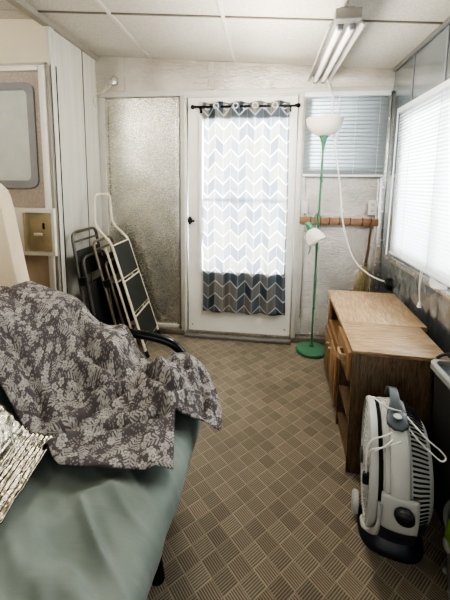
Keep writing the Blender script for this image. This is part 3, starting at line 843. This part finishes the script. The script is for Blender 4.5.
# ------------------------------------------------------------------ step ladder and folding chairs against the left wall
def lerp(a, b, t): return tuple(a[i]+(b[i]-a[i])*t for i in range(3))
la = thing('step_ladder', 'cream folding step ladder with dark treads and tall handle leaning in the corner', 'step ladder', (-.86, 2.41, 0))
foot_n, foot_f = (-.85, 2.232, .0), (-.88, 2.60, .0)
knee_n, knee_f = (-1.126, 2.28, .831), (-1.112, 2.53, .84)
mid_n, mid_f = (-1.256, 2.29, .965), (-1.234, 2.52, .96)
top_n, top_f = (-1.254, 2.30, 1.190), (-1.248, 2.52, 1.190)
obj('handle_frame', MB().tube(fillet([foot_n, knee_n, mid_n, top_n, top_f, mid_f, knee_f, foot_f], .045, 6), .0095, 12), 'tube_cream', la)
rn0, rn1, rf0, rf1 = (-.915, 2.245, .0), (-1.175, 2.285, .80), (-.935, 2.585, .0), (-1.16, 2.525, .80)
for a, b in ((rn0, rn1), (rf0, rf1)): obj('rear_leg', MB().tube([a, b], .009, 10), 'tube_cream', la)
for t in (.22, .68): obj('rear_brace', MB().tube([lerp(rn0, rn1, t), lerp(rf0, rf1, t)], .007, 8), 'tube_cream', la)
def slab4(a, b, c, d, t):      # thin slab through four corner points, thickness t along its normal
    P = [Vector(p) for p in (a, b, c, d)]; nn_ = (P[1]-P[0]).cross(P[3]-P[0]).normalized()*t/2
    mb = MB(); mb._add([p-nn_ for p in P]+[p+nn_ for p in P], ((0, 1, 2, 3), (7, 6, 5, 4), (0, 4, 5, 1), (1, 5, 6, 2), (2, 6, 7, 3), (3, 7, 4, 0)))
    return mb
for t0, t1 in ((.10, .35), (.39, .66), (.70, .98)):
    a, b, c, d = (lerp(lerp(foot_n, knee_n, t0), lerp(foot_f, knee_f, t0), k) for k in (.03, .97, .97, .03)); 
    a, b = [lerp(lerp(foot_n, knee_n, t0), lerp(foot_f, knee_f, t0), k) for k in (.03, .97)]; d, c = [lerp(lerp(foot_n, knee_n, t1), lerp(foot_f, knee_f, t1), k) for k in (.03, .97)]
    tr = obj('tread', slab4(a, b, c, d, .014), 'charcoal', la)
    for p, q in ((a, b), (d, c)): obj('tread_edge', MB().tube([p, q], .0075, 8), 'tube_cream', tr)
for p in (foot_n, foot_f): obj('rubber_foot', MB().tube([(p[0]+.006, p[1], 0), (p[0]-.012, p[1], .045)], .0135, 10), 'black', la)

def folding_chair(label, x_foot, x_top, ya_, yb_, ht, tube, pad):
    ch = thing('folding_chair', label, 'folding chair', (x_foot, (ya_+yb_)/2, 0), 'folding chairs leaning on the left wall')
    at = lambda t, y, o=0.0: (x_foot+(x_top-x_foot)*t+o, y, ht*t+o*.25)
    obj('back_frame', MB().tube(fillet([at(0.0, ya_), at(1.0, ya_+.02), at(1.0, yb_-.02), at(0.0, yb_)], .06, 7), .011, 12), tube, ch)
    obj('rear_frame', MB().tube(fillet([at(0.0, ya_+.03, .055), at(.80, ya_+.03, .04), at(.80, yb_-.03, .04), at(0.0, yb_-.03, .055)], .05, 6), .010, 12), tube, ch)
    for t in (.93, .22): obj('crossbar', MB().tube([at(t, ya_+.012), at(t, yb_-.012)], .0085, 8), tube, ch)
    ax_ = Vector(at(1, 0))-Vector(at(0, 0)); ln = ax_.length; ax_.normalize(); nn_ = Vector((ax_.z, 0, -ax_.x)); o0 = Vector(at(0, 0))
    m4 = Matrix(((ax_.x, 0, nn_.x, o0.x), (0, 1, 0, 0), (ax_.z, 0, nn_.z, o0.z), (0, 0, 0, 1)))
    obj('backrest', MB().box(ln*.66, ln*.86, ya_+.018, yb_-.018, -.012, .010, .006, m4), pad, ch)
    obj('seat', MB().box(ln*.20, ln*.60, ya_+.045, yb_-.045, .012, .038, .010, m4), pad, ch)
    for y in (ya_+.014, yb_-.014): obj('hinge', MB().box(ln*.60, ln*.66, y-.012, y+.012, -.004, .05, .003, m4), 'black', ch)
    for y in (ya_, yb_): obj('rubber_foot', MB().tube([at(0, y), at(.035, y)], .014, 10), 'black', ch)
    return ch
folding_chair('grey steel folding chair leaning against the off white wall, furthest from the ladder', -1.20, -1.335, 2.10, 2.46, .93, 'tube_grey', 'dark_vinyl')
folding_chair('taupe tubed folding chair wedged between the grey folding chair and the step ladder', -1.04, -1.262, 2.24, 2.58, .845, 'tube_brown', 'dark_vinyl')

# ------------------------------------------------------------------ floor lamp
YL = 2.50
fl = thing('floor_lamp', 'green torchiere floor lamp with white bowl and side reading light', 'floor lamp', (.366, YL, 0))
obj('base', MB().lathe([(0, .0), (.115, 0), (.118, .006), (.116, .022), (.108, .030), (.05, .036), (.018, .042), (.014, .06), (0, .06)], (.366, YL, 0), seg=40), 'green', fl)
obj('pole', MB().tube([(.366, YL, .03), (.372, YL, .85), (.384, YL, 1.55)], .0085, 12), 'green', fl)
obj('joint', MB().tube([(.3715, YL, .80), (.3722, YL, .87)], .011, 12), 'green', fl)
obj('socket_cone', MB().lathe([(.009, 1.52), (.014, 1.56), (.022, 1.595), (.036, 1.628), (0, 1.628)], (.3845, YL, 0), seg=24), 'green', fl)
obj('bowl_shade', MB().lathe([(.0, 1.622), (.04, 1.624), (.075, 1.640), (.105, 1.668), (.122, 1.70), (.129, 1.742), (.125, 1.742), (.118, 1.702), (.10, 1.672), (.07, 1.646), (.0, 1.630)], (.3845, YL, 0), seg=40), 'bowl', fl)
gn = MB().tube(fillet([(.374, YL, .985), (.374, YL-.012, 1.0), (.358, YL-.03, 1.075), (.345, YL-.045, 1.06), (.330, YL-.05, 1.0), (.310, YL-.05, .985)], .012, 4), .006, 10)
obj('side_arm', gn, 'green', fl)
o0 = Vector((.290, YL-.05, 1.002)); axv = Vector((.46, -.30, -.83)).normalized()
sk = obj('side_socket', MB().lathe([(0, -.008), (.022, -.004), (.027, .012), (.027, .052), (.022, .060), (0, .06)], o0, axv, 20), 'green', fl)
obj('side_shade', MB().lathe([(.022, .05), (.038, .062), (.054, .085), (.064, .115), (.068, .150), (.065, .150), (.060, .115), (.050, .088), (.035, .068), (.020, .056)], o0, axv, 28, closed_prof=True), 'bowl', fl)
obj('lamp_switch_cord', MB().tube(catmull([(.315, YL-.06, .93), (.320, YL-.05, .86), (.316, YL-.05, .80), (.305, YL-.045, .775)], 6), .004, 8), 'green_dark', fl)
for z in (.35, .95, 1.30): obj('cable_clip', MB().tube([(.3665+.0113*z, YL-.0095, z), (.3665+.0113*z, YL-.0095, z+.012)], .011, 8), 'green_dark', fl)

# ------------------------------------------------------------------ pine rail with hooks, switch, outlet, whisk broom
pr = thing('hook_rail', 'pine wall rail with small dark hooks crossing the bright foil panel', 'hook rail', (.54, D-.035, .98))
m4 = Matrix.Translation((.54, 0, 1.0)) @ Matrix.Rotation(.012, 4, 'Y')
obj('board', MB().box(-.305, .30, D-.045, D-.02, -.027, .027, .003, m4), 'pine', pr)
for x in (.33, .405, .472, .545, .625, .715, .775):
    hk = MB().tube(catmull([(x, D-.045, .985), (x, D-.062, .975), (x+.002, D-.072, .990), (x+.004, D-.066, 1.015), (x+.005, D-.05, 1.035)], 4), .0032, 7)
    obj('hook', hk, 'black', pr)
sw = thing('light_switch', 'white single light switch plate left of the floor lamp pole', 'light switch', (.288, D-.03, 1.08))
obj('plate', MB().box(.258, .312, D-.041, D-.034, 1.05, 1.155, .003), 'plate', sw); obj('toggle', MB().box(.280, .290, D-.052, D-.041, 1.095, 1.115, .002), 'plate', sw)
obj('lower_slot', MB().box(.283, .297, D-.043, D-.041, 1.050, 1.056), 'black', sw)
ou = thing('power_outlet', 'white double outlet plate above the right end of the pine rail', 'outlet', (.79, D-.03, 1.05))
obj('plate', MB().box(.758, .818, D-.040, D-.033, 1.055, 1.165, .003), 'plate', ou)
for z in (1.087, 1.133):
    r_ = MB().prism(rrect(.773, .803, z-.017, z+.017, .008, 4), 'Y', D-.0425, D-.040); rp = obj('receptacle', r_, 'white_trim', ou)
    s_ = MB(); s_.box(.781, .784, D-.0435, D-.0424, z-.006, z+.006); s_.box(.792, .795, D-.0435, D-.0424, z-.006, z+.006); obj('slot', s_, 'black', rp)
br = thing('whisk_broom', 'straw hand broom with brown stick hanging from the pine rail', 'broom', (.745, D-.07, .45))
obj('stick', MB().tube([(.777, D-.075, .985), (.768, D-.075, .80), (.752, D-.075, .66)], [.008, .009, .011], 10), 'oak_side', br)
bs = MB()
for k in range(90):
    a = random.uniform(-1, 1); d = random.uniform(-1, 1)
    t = (.750+.012*a, D-.075+.010*d, .685); b_ = (.735+.050*a+random.uniform(-.008, .008), D-.080+.028*d, .445+random.uniform(0, .05))
    bs.tube([t, (.745+.035*a, D-.078+.022*d, .60), b_], [.003, .0038, .0026], 5)
obj('bristles', bs, 'straw', br)
obj('binding', MB().tube([(.7525, D-.075, .665), (.7505, D-.075, .690)], .018, 12), 'tube_brown', br)

# ------------------------------------------------------------------ strip light on the ceiling
sl = thing('strip_light', 'twin tube silver strip light hanging under the ceiling near the door', 'ceiling light', (.345, 2.15, 2.03))
x0, x1, ya_, yb_, zb = .268, .428, 1.735, 2.60, 2.035
def tray(u): return u
t_ = MB().prism([(x0, zb-.012), (x0+.032, zb+.028), (x1-.032, zb+.028), (x1, zb-.012), (x1+.004, zb-.010), (x1-.028, zb+.034), (x0+.028, zb+.034), (x0-.004, zb-.010)], 'Y', ya_, yb_)
obj('reflector', t_, 'lightmetal', sl)
obj('channel', MB().box(x0+.045, x1-.045, ya_, yb_, zb+.0345, zb+.075, .004), 'silver', sl)
obj('end_cap', MB().box(x0+.018, x1-.024, ya_-.055, ya_-.001, zb-.004, zb+.045, .004), 'silver', sl)
for x in (x0+.052, x1-.052):
    tb = obj('tube', MB().tube([(x, ya_+.012, zb-.006), (x, yb_-.012, zb-.006)], .0155, 16), 'tube', sl)
    for y in (ya_+.012, yb_-.012): obj('tube_cap', MB().tube([(x, y-.006, zb-.006), (x, y+.006, zb-.006)], .0165, 14), 'silver', tb)
    for y in (ya_-.002, yb_-.018): obj('lamp_holder', MB().box(x-.014, x+.014, y, y+.018, zb-.028, zb+.027, .004), 'gasket', sl)
for y in (ya_-.03, yb_-.06):
    cn = MB(); zt_ = ceil_z(.343); z = zb+.045 if y < ya_ else zb+.075; k = 0
    while z < zt_-.008:
        ring = [(.343+(.004*math.cos(a) if k % 2 else 0), y+(0 if k % 2 else .004*math.cos(a)), z+.008+.009*math.sin(a)) for a in [2*PI*i/10 for i in range(10)]]
        cn.tube(ring, .0013, 5, closed=True); z += .0145; k += 1
    cn.tube([(.343, y, zt_-.02), (.343, y, zt_+.01)], .002, 6)
    obj('chain', cn, 'silver', sl)
# white flex from the light down to the plug on the foil wall
cp = [(.40, 2.60, 2.05), (.425, 2.585, 1.97), (.443, 2.55, 1.90), (.44, 2.53, 1.78), (.453, 2.52, 1.68), (.478, 2.51, 1.49), (.515, 2.50, 1.27), (.545, 2.50, 1.03), (.60, 2.50, .83), (.66, 2.48, .71), (.735, 2.45, .645), (.80, 2.42, .615), (.845, 2.40, .607)]
lc = obj('mains_cable', MB().tube(catmull(cp, 6), .0055, 8), 'cable'); tag(lc, 'white cable running from the strip light down to the black plug', 'cable')
pg = MB(); pg.lathe([(0, .036), (.034, .035), (.042, .028), (.044, 0), (.0, 0)], (W-.012, 2.385, .595), (-1, 0, 0), 24)
pk = obj('plug_adapter', pg, 'black'); tag(pk, 'round black plug adapter on the foil wall behind the oak cabinet', 'plug')
obj('plug_neck', MB().tube([(W-.048, 2.39, .603), (W-.026, 2.387, .60)], .009, 10), 'cable', pk)
# loop of wire in the left corner
wl = MB().tube(catmull([(L+.10, D-.06, 2.04), (L+.07, D-.07, 1.99), (L+.03, D-.05, 1.98), (L+.01, D-.06, 1.985), (L+.008, D-.08, 1.96), (L+.008, D-.10, 1.91), (L+.01, D-.07, 1.87)], 6), .004, 7)
wl.tube(catmull([(L+.16, D-.062, 2.06), (L+.12, D-.072, 2.02), (L+.06, D-.06, 1.985), (L+.03, D-.05, 1.98)], 6), .0045, 7)
wo = obj('loose_wire', wl, 'tube_cream'); tag(wo, 'loose pale wire looping in the top left corner of the back wall', 'wire')
pc_ = MB().prism([(.0, .0), (.055, .01), (.06, .06), (.03, .075), (.02, .05), (.0, .045)], 'Y', D-.085, D-.05, .004); pc_.bm.transform(Matrix.Translation((L+.135, 0, 2.035)))
po = obj('wall_bracket', pc_, 'tape'); tag(po, 'small grey bracket on the foil header band holding the loose wire', 'bracket')

# ------------------------------------------------------------------ cabinets
def rear_cabinet():
    x0, x1, y0, y1, h = .421, .825, 1.745, 2.255, .573
    c = thing('oak_cabinet', 'oak cabinet with open upper shelf standing behind the drawer cabinet', 'cabinet', (x0, (y0+y1)/2, 0))
    tp = MB().box(x0-.012, x1+.006, y0-.012, y1+.012, h-.028, h, .006); obj('top', tp, 'oak', c)
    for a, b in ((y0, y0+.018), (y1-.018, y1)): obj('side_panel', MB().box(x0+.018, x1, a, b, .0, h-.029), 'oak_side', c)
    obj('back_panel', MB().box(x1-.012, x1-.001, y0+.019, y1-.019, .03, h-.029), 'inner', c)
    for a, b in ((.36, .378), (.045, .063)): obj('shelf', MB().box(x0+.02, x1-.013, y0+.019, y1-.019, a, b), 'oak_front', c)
    ff = MB()
    ff.box(x0, x0+.018, y0, y0+.045, .0, h-.029, .002); ff.box(x0, x0+.018, y1-.045, y1, .0, h-.029, .002); ff.box(x0, x0+.018, y0+.045, y1-.045, .335, .385, .002); ff.box(x0, x0+.018, y0+.045, y1-.045, .03, .065, .002); ff.box(x0, x0+.018, y0+.045, y1-.045, h-.05, h-.029, .002)
    obj('face_frame', ff, 'oak_front', c)
    ym = (y0+y1)/2
    for a, b, k in ((y0+.036, ym-.003, 1), (ym+.003, y1-.036, -1)):
        d = MB(); d.box(x0-.016, x0-.001, a, b, .055, .345, .004); d.box(x0-.020, x0-.016, a+.04, b-.04, .095, .305, .003)
        do = obj('cabinet_door', d, 'oak_front', c)
        yk = b-.03 if k == 1 else a+.03
        obj('knob', MB().lathe([(0, .018), (.008, .016), (.010, .010), (.005, .005), (.006, 0)], (x0-.016, yk, .30), (-1, 0, 0), 14), 'brass', do)
    c.rotation_euler.z = math.radians(-2.5)
rear_cabinet()
def front_cabinet():
    x0, x1, y0, y1, h = .389, .768, 1.405, 1.725, .578
    c = thing('drawer_cabinet', 'oak nightstand with a drawer and open lower shelf behind the fan', 'cabinet', (x0, (y0+y1)/2, 0))
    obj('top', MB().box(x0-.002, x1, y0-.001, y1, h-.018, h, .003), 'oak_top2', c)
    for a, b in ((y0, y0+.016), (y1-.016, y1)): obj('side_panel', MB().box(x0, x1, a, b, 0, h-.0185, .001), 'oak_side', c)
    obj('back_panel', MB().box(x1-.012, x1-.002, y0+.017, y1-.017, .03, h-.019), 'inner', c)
    for a, b in ((.215, .232), (.06, .077)): obj('shelf', MB().box(x0+.004, x1-.013, y0+.017, y1-.017, a, b), 'oak_side', c)
    obj('plinth', MB().box(x0+.012, x0+.028, y0+.017, y1-.017, .0, .058), 'oak_front', c)
    dr = obj('drawer', MB().box(x0-.014, x0+.010, y0+.018, y1-.018, .425, h-.022, .003), 'oak_front', c)
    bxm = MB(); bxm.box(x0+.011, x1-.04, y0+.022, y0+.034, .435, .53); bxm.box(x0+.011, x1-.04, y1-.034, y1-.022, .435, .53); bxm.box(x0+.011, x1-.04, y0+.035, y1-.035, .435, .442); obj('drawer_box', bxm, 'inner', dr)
    yc = (y0+y1)/2-.045
    pl = MB().prism([(-.014, -.042), (-.040, -.034), (-.044, -.018), (-.044, .018), (-.040, .034), (-.014, .042), (-.014, .028), (-.030, .020), (-.030, -.020), (-.014, -.028)], 'Z', .485, .517, .003)
    pl.bm.transform(Matrix.Translation((x0, yc, 0)))
    obj('drawer_pull', pl, 'oak', dr)
    c.rotation_euler.z = math.radians(-3.0)
front_cabinet()

# ------------------------------------------------------------------ fan
def fan():
    rz = math.radians(-12)
    f = thing('drum_fan', 'white and grey drum floor fan standing in front of the drawer cabinet', 'fan', (.470, 1.155, 0), rotz=rz)
    m4 = WM[f.name] @ Matrix.Diagonal((.92, .75, .775, 1))
    def put(name, mb, mat, par=f, sharp=35):
        mb.bm.transform(m4); return obj(name, mb, mat, par, sharp)
    # local frame: axis along -x (front), centre of drum at height .385
    cz, R = .372, .268
    ax = (-1, 0, 0)
    # housing band
    put('housing', MB().lathe([(R-.012, .055), (R, .048), (R+.004, .02), (R+.004, -.01), (R-.004, -.028), (R-.014, -.03), (R-.014, .05)], (0, 0, cz), ax, 64, closed_prof=True), 'fan_white')
    put('rear_shell', MB().lathe([(R-.006, -.030), (R-.012, -.055), (R-.035, -.085), (R-.075, -.108), (.10, -.118), (0, -.120), (0, -.112), (.10, -.110), (R-.08, -.10), (R-.045, -.078), (R-.022, -.05), (R-.016, -.03)], (0, 0, cz), ax, 64), 'fan_white')
    vs = MB(); nsl = 92
    for k in range(nsl):
        a = 2*PI*k/nsl
        P = [(R-.0042, -.036), (R-.0095, -.055), (R-.0325, -.0865)]
        pts = [Vector((-h, r*math.cos(a), cz+r*math.sin(a))) for r, h in P]
        vs.tube(pts, [.0042, .0042, .0034], 5)
    put('rear_vents', vs, 'slot')
    # front ring and grille
    put('front_ring', MB().lathe([(R-.022, .098), (R-.006, .094), (R-.002, .082), (R-.006, .070), (R-.022, .070)], (0, 0, cz), ax, 64, closed_prof=True), 'fan_white')
    put('neck_ring', MB().lathe([(R-.030, .069), (R-.030, .056)], (0, 0, cz), ax, 64), 'slot')
    gr = MB()
    for r in (.05, .08, .11, .14, .17, .20, .225):
        gr.tube([(-.094-.012*(1-r/.25), r*math.cos(2*PI*k/48), cz+r*math.sin(2*PI*k/48)) for k in range(48)], .0022, 5, closed=True)
    for k in range(24):
        a = 2*PI*k/24; gr.tube([(-.104, .03*math.cos(a), cz+.03*math.sin(a)), (-.092, (R-.02)*math.cos(a), cz+(R-.02)*math.sin(a))], .0022, 5)
    put('front_grille', gr, 'fan_white')
    put('hub_cap', MB().lathe([(0, .116), (.03, .114), (.036, .108), (.036, .100)], (0, 0, cz), ax, 24), 'fan_grey')
    bl = MB()
    for k in range(5):
        a = 2*PI*k/5
        def bf(u, v, a=a):
            r = .03+.195*u; w = (v-.5)*(.10+.10*u); t = a+w/max(r, .06)*.8
            return (-.03+(v-.5)*.05*(1-.4*u), r*math.cos(t), cz+r*math.sin(t))
        bl.grid(bf, 8, 6)
    b_ = put('blades', bl, 'fan_grey', sharp=0); sdm = b_.modifiers.new('t', 'SOLIDIFY'); sdm.thickness = .003
    put('motor', MB().tube([(-.06, 0, cz), (.105, 0, cz)], .05, 24), 'slot')
    # smooth cover strip on the near side, following the rim from the handle down to the knob
    st = MB()
    def strip(u, v):
        a = math.radians(104-92*u)                   # from the crown round the near side
        r = R+.010+.010*math.sin(PI*v)**.5; h = .036-.068*v*(1-.10*u)
        return (-h, -r*math.cos(a), cz+r*math.sin(a))
    st.grid(strip, 60, 8)
    so = put('cover_strip', st, 'fan_white', sharp=0); q = so.modifiers.new('t', 'SOLIDIFY'); q.thickness = .006
    # grey teardrop handle over the crown
    hd = MB()
    def hf(u, v):
        a = math.radians(128-66*u)
        lift = .034*math.sin(PI*min(1, max(0, u)/.72))*(1 if u < .72 else 0)
        w = .034+.036*sstep(u, .55, .86)-.040*sstep(u, .93, 1.0)
        r = R+.030+lift
        return (-.006+.004*0+(v-.5)*w*1.0, -r*math.cos(a), cz+r*math.sin(a))
    hd.grid(hf, 60, 8)
    ho = put('handle', hd, 'fan_grey', sharp=0); q = ho.modifiers.new('t', 'SOLIDIFY'); q.thickness = .012
    a = math.radians(128-66*.84); nv = Vector((0, -math.cos(a), math.sin(a)))
    put('button', MB().lathe([(0, .005), (.013, .004), (.0145, 0)], Vector((-.006, 0, cz))+nv*(R+.037), nv, 20), 'fan_white', ho)
    # base: navy foot with white saddle
    ft = MB()
    def foot(u, v):
        t = 2*PI*u
        prof = [(1.0, 0), (1.03, .012), (1.0, .03), (.92, .05), (.78, .075), (.6, .10)]
        i = min(int(v*5), 4); q = v*5-i; k = prof[i][0]+(prof[i+1][0]-prof[i][0])*q; z = prof[i][1]+(prof[i+1][1]-prof[i][1])*q
        c, s_ = math.cos(t), math.sin(t)
        X = (abs(c)**.7)*math.copysign(1, c)*.115*k; Y = (abs(s_)**.7)*math.copysign(1, s_)*.128*k
        return (X+.01, Y, z)
    ft.grid(foot, 48, 15); put('base', ft, 'fan_dark', sharp=50)
    # near yoke arm (navy below, white above) up to the dark knob
    def yoke(sy):
        yk = MB(); yw = MB()
        a0, a1, a2 = math.radians(-84), math.radians(-16), math.radians(14)
        def arc(u, v, A, B, r0=R+.012, th=.0):
            a = A+(B-A)*u; r = r0+.010*math.sin(PI*v)
            h = .062-.115*v
            if u < .4 and A == a0: h = (.062-.115*v)*(1.15-.15*u/.4)
            return (-h, sy*r*math.cos(a), cz+r*math.sin(a))
        yk.grid(lambda u, v: arc(u, v, a0, a1), 24, 8); yw.grid(lambda u, v: arc(u, v, a1, a2), 14, 8)
        p = put('yoke', yk, 'fan_dark', sharp=0); q = p.modifiers.new('t', 'SOLIDIFY'); q.thickness = .020; q.offset = 1
        p2 = put('yoke_cover', yw, 'fan_white', p, sharp=0); q = p2.modifiers.new('t', 'SOLIDIFY'); q.thickness = .018; q.offset = 1
        ak = math.radians(4); nv = Vector((0, sy*math.cos(ak), math.sin(ak)))
        put('knob', MB().lathe([(.029, .0), (.031, .012), (.028, .026), (.021, .032), (0, .034)], Vector((.006, 0, cz))+nv*(R+.024), nv, 28), 'black')
    yoke(-1); yoke(1)
    # white saddle along the front edge of the near yoke, flaring at the foot
    sd = MB()
    def sad(u, v):
        a = math.radians(-74+80*u); r = R+.014+.006*math.sin(PI*v)
        w = .050*(1-.75*sstep(u, .15, .8)); h = .058+w*v
        return (-h, -r*math.cos(a), cz+r*math.sin(a)+.012*(1-u)*v)
    sd.grid(sad, 30, 8); p = put('saddle', sd, 'fan_white', sharp=0); q = p.modifiers.new('t', 'SOLIDIFY'); q.thickness = .014; q.offset = 1
    put('front_foot', MB().lathe([(0, .012), (.04, .012), (.050, .006), (.052, 0), (.05, -.012), (0, -.012)], (-.118, .06, .058), (-1, 0, 0), 28), 'fan_white')
    # mains lead wound over the crown
    cd = MB()
    T = lambda pts: catmull(pts, 7)
    crown = cz+R
    cd.tube(T([(.01, -.05, crown+.025), (-.04, -.06, crown+.038), (-.075, -.03, crown+.046), (-.085, .0, crown+.036), (-.05, .01, crown+.028), (.0, -.01, crown+.03)]), .0032, 7)
    cd.tube(T([(.02, -.10, crown-.0), (-.04, -.15, crown-.03), (-.09, -.17, crown-.055), (-.106, -.185, crown-.09), (-.108, -.20, crown-.14), (-.106, -.205, crown-.19)]), .0032, 7)
    cd.tube(T([(.0, -.13, crown-.02), (-.05, -.19, crown-.055), (-.095, -.20, crown-.08), (-.103, -.19, crown-.12), (-.07, -.19, crown-.075), (-.0, -.17, crown-.035)]), .0032, 7)
    cd.tube(T([(.02, -.06, crown+.022), (.06, -.12, crown+.0), (.085, -.14, crown-.02), (.125, -.15, crown-.05), (.14, -.15, crown-.075), (.125, -.155, crown-.088), (.09, -.15, crown-.06), (.055, -.14, crown-.03), (.02, -.10, crown+.005)]), .0032, 7)
    pcd = put('power_cord', cd, 'cable')
    put('plug', MB().box(-.118, -.096, -.215, -.195, crown-.235, crown-.185, .005), 'fan_dark', pcd)
fan()

# ------------------------------------------------------------------ grey bin and bucket on the right
bn = thing('waste_bin', 'tall dark grey plastic bin with pale rim beside the foil wall behind the fan', 'bin', (.775, 1.24, 0))
def rring(x0, x1, y0, y1, r, z): return [(p[0], p[1], z) for p in rrect(x0, x1, y0, y1, r, 5)]
def loft(rings, cap0=True, cap1=True):
    mb = MB(); R_ = [[mb.bm.verts.new(p) for p in r] for r in rings]; k = len(R_[0])
    for a, b in zip(R_, R_[1:]):
        for i in range(k): mb.bm.faces.new([a[i], a[(i+1) % k], b[(i+1) % k], b[i]])
    if cap0: mb.bm.faces.new(R_[0][::-1])
    if cap1: mb.bm.faces.new(R_[-1])
    return mb
obj('body', loft([rring(.695, .850, 1.12, 1.345, .03, .0), rring(.678, .862, 1.105, 1.365, .03, .56), rring(.684, .856, 1.111, 1.359, .026, .56), rring(.70, .845, 1.125, 1.34, .025, .02)]), 'bin', bn)
obj('rim', loft([rring(.666, .870, 1.092, 1.378, .035, .555), rring(.666, .870, 1.092, 1.378, .035, .578), rring(.672, .864, 1.098, 1.372, .03, .584), rring(.684, .852, 1.110, 1.360, .024, .582), rring(.684, .852, 1.110, 1.360, .024, .566)], False, False), 'bin_rim', bn)
obj('lid_tray', loft([rring(.685, .851, 1.111, 1.359, .024, .566), rring(.70, .836, 1.13, 1.34, .02, .556)], False, True), 'fan_grey', bn)
obj('lid_catch', MB().tube(catmull([(.70, 1.377, .585), (.73, 1.381, .600), (.78, 1.381, .602), (.84, 1.379, .594)], 5), .006, 8), 'black', bn)
bk = thing('bucket', 'grey plastic bucket with lime green handle standing beside the fan', 'bucket', (.705, .93, 0))
bc = (.705, .93, 0)
obj('body', MB().lathe([(0, .004), (.112, .0), (.118, .01), (.142, .245), (.150, .250), (.152, .266), (.146, .270), (.140, .262), (.136, .245), (.110, .014), (0, .012)], bc, seg=44), 'bucket', bk)
obj('contents', MB().lathe([(0, .300), (.06, .296), (.11, .28), (.132, .255), (.134, .235), (0, .232)], bc, seg=30), 'slot', bk)
hb2 = MB(); P = []
for k in range(25):
    t = PI*k/24; P.append((bc[0]-.157*math.cos(t), bc[1]-.02*math.sin(t), .24+.185*math.sin(t)**.8))
def strap(u, v):
    i = min(int(u*24), 23); q = u*24-i; p = Vector(P[i]).lerp(Vector(P[i+1]), q); return (p.x, p.y+(v-.5)*.034, p.z)
hb2.grid(strap, 48, 4); ho = obj('handle', hb2, 'lime', bk, sharp=0); q = ho.modifiers.new('t', 'SOLIDIFY'); q.thickness = .007
for s in (-1, 1): obj('handle_pivot', MB().lathe([(.018, .0), (.018, .010), (.010, .014), (0, .014)], (bc[0]+s*.148, bc[1], .232), (s, 0, 0), 16), 'bucket', bk)
for k in range(3):
    fb = MB(); a = PI+.5*(k-1); fb.lathe([(0, .012), (.008, .010), (.010, 0)], (bc[0]+.126*math.cos(a), bc[1]+.126*math.sin(a), .07), (math.cos(a), math.sin(a), 0), 10); obj('lug', fb, 'bucket', bk)

# ------------------------------------------------------------------ camera
f_, cy_ = 333.0, 226.0
cam_d = bpy.data.cameras.new('camera'); cam = bpy.data.objects.new('camera', cam_d); C.objects.link(cam)
cam_d.sensor_fit = 'VERTICAL'; cam_d.sensor_height = 36; cam_d.lens = f_/600*36
cam_d.shift_y = -(300-cy_)/600; cam_d.clip_start = .02
Rw = Matrix(((0.9918310378612939, 0.026993990058699967, -0.12466963076747818), (0.1270755269565081, -0.12412028214356605, 0.9840965227097022), (0.011090662005233311, -0.9918999345001048, -0.12653662376945776)))
cm4 = (Rw @ Matrix(((1, 0, 0), (0, -1, 0), (0, 0, -1)))).to_4x4(); cm4.translation = (0, 0, 1.28)
cam.matrix_world = cm4
scene.camera = cam

# ------------------------------------------------------------------ light: daylight through the windows, plus added fill lights with no visible source
wd = bpy.data.worlds.new('daylight'); scene.world = wd; wd.use_nodes = True
nt = wd.node_tree; nt.nodes.clear(); o = nt.nodes.new('ShaderNodeOutputWorld'); b = nt.nodes.new('ShaderNodeBackground')
sky = nt.nodes.new('ShaderNodeTexSky'); sky.sky_type = 'HOSEK_WILKIE'; sky.turbidity = 6; sky.sun_direction = (.6, .3, .74)
mx = nt.nodes.new('ShaderNodeMix'); mx.data_type = 'RGBA'; mx.inputs[0].default_value = .7; nt.links.new(sky.outputs[0], mx.inputs[6]); mx.inputs[7].default_value = (1, 1, 1, 1)
nt.links.new(mx.outputs[2], b.inputs[0]); b.inputs[1].default_value = .7; nt.links.new(b.outputs[0], o.inputs[0])
def area(name, loc, rot, sx, sy, power, col=(1, 1, 1)):
    d = bpy.data.lights.new(name, 'AREA'); d.shape = 'RECTANGLE'; d.size = sx; d.size_y = sy; d.energy = power; d.color = col
    o = bpy.data.objects.new(name, d); C.objects.link(o); o.location = loc; o.rotation_euler = rot; return o
area('door_daylight', (-.21, D+.9, 1.3), (-PI/2, 0, 0), 1.2, 1.8, 125, (.97, .985, 1)).data.spread = 1.0
area('side_window_daylight', (W+.5, 1.83, 1.32), (0, PI/2, 0), 1.1, 1.3, 42, (.93, .97, 1))
area('small_window_daylight', (.56, D+.35, 1.65), (-PI/2, 0, 0), .6, .6, .5, (.93, .97, 1))
area('rear_fill', (-.5, YB-.3, 1.25), (PI/2, 0, 0), 2.0, 1.4, 7, (1, .98, .95))  # added weak fill from behind the camera, through the unseen opening
pl_ = bpy.data.lights.new('room_fill', 'POINT'); pl_.energy = 15; pl_.shadow_soft_size = .18; pl_.color = (1, .95, .87)  # added point fill for the back of the room; the strip tubes are unlit
po_ = bpy.data.objects.new('room_fill', pl_); C.objects.link(po_); po_.location = (.0, 1.85, 1.72)
pt_ = bpy.data.lights.new('left_fill', 'POINT'); pt_.energy = 9; pt_.shadow_soft_size = .2; pt_.color = (1, .95, .88)  # added out-of-view fill that brightens the left side
pq_ = bpy.data.objects.new('left_fill', pt_); C.objects.link(pq_); pq_.location = (-1.75, .7, 2.0)
scene.view_settings.view_transform = 'AgX'; scene.view_settings.look = 'AgX - High Contrast'
scene.view_settings.exposure = 1.35
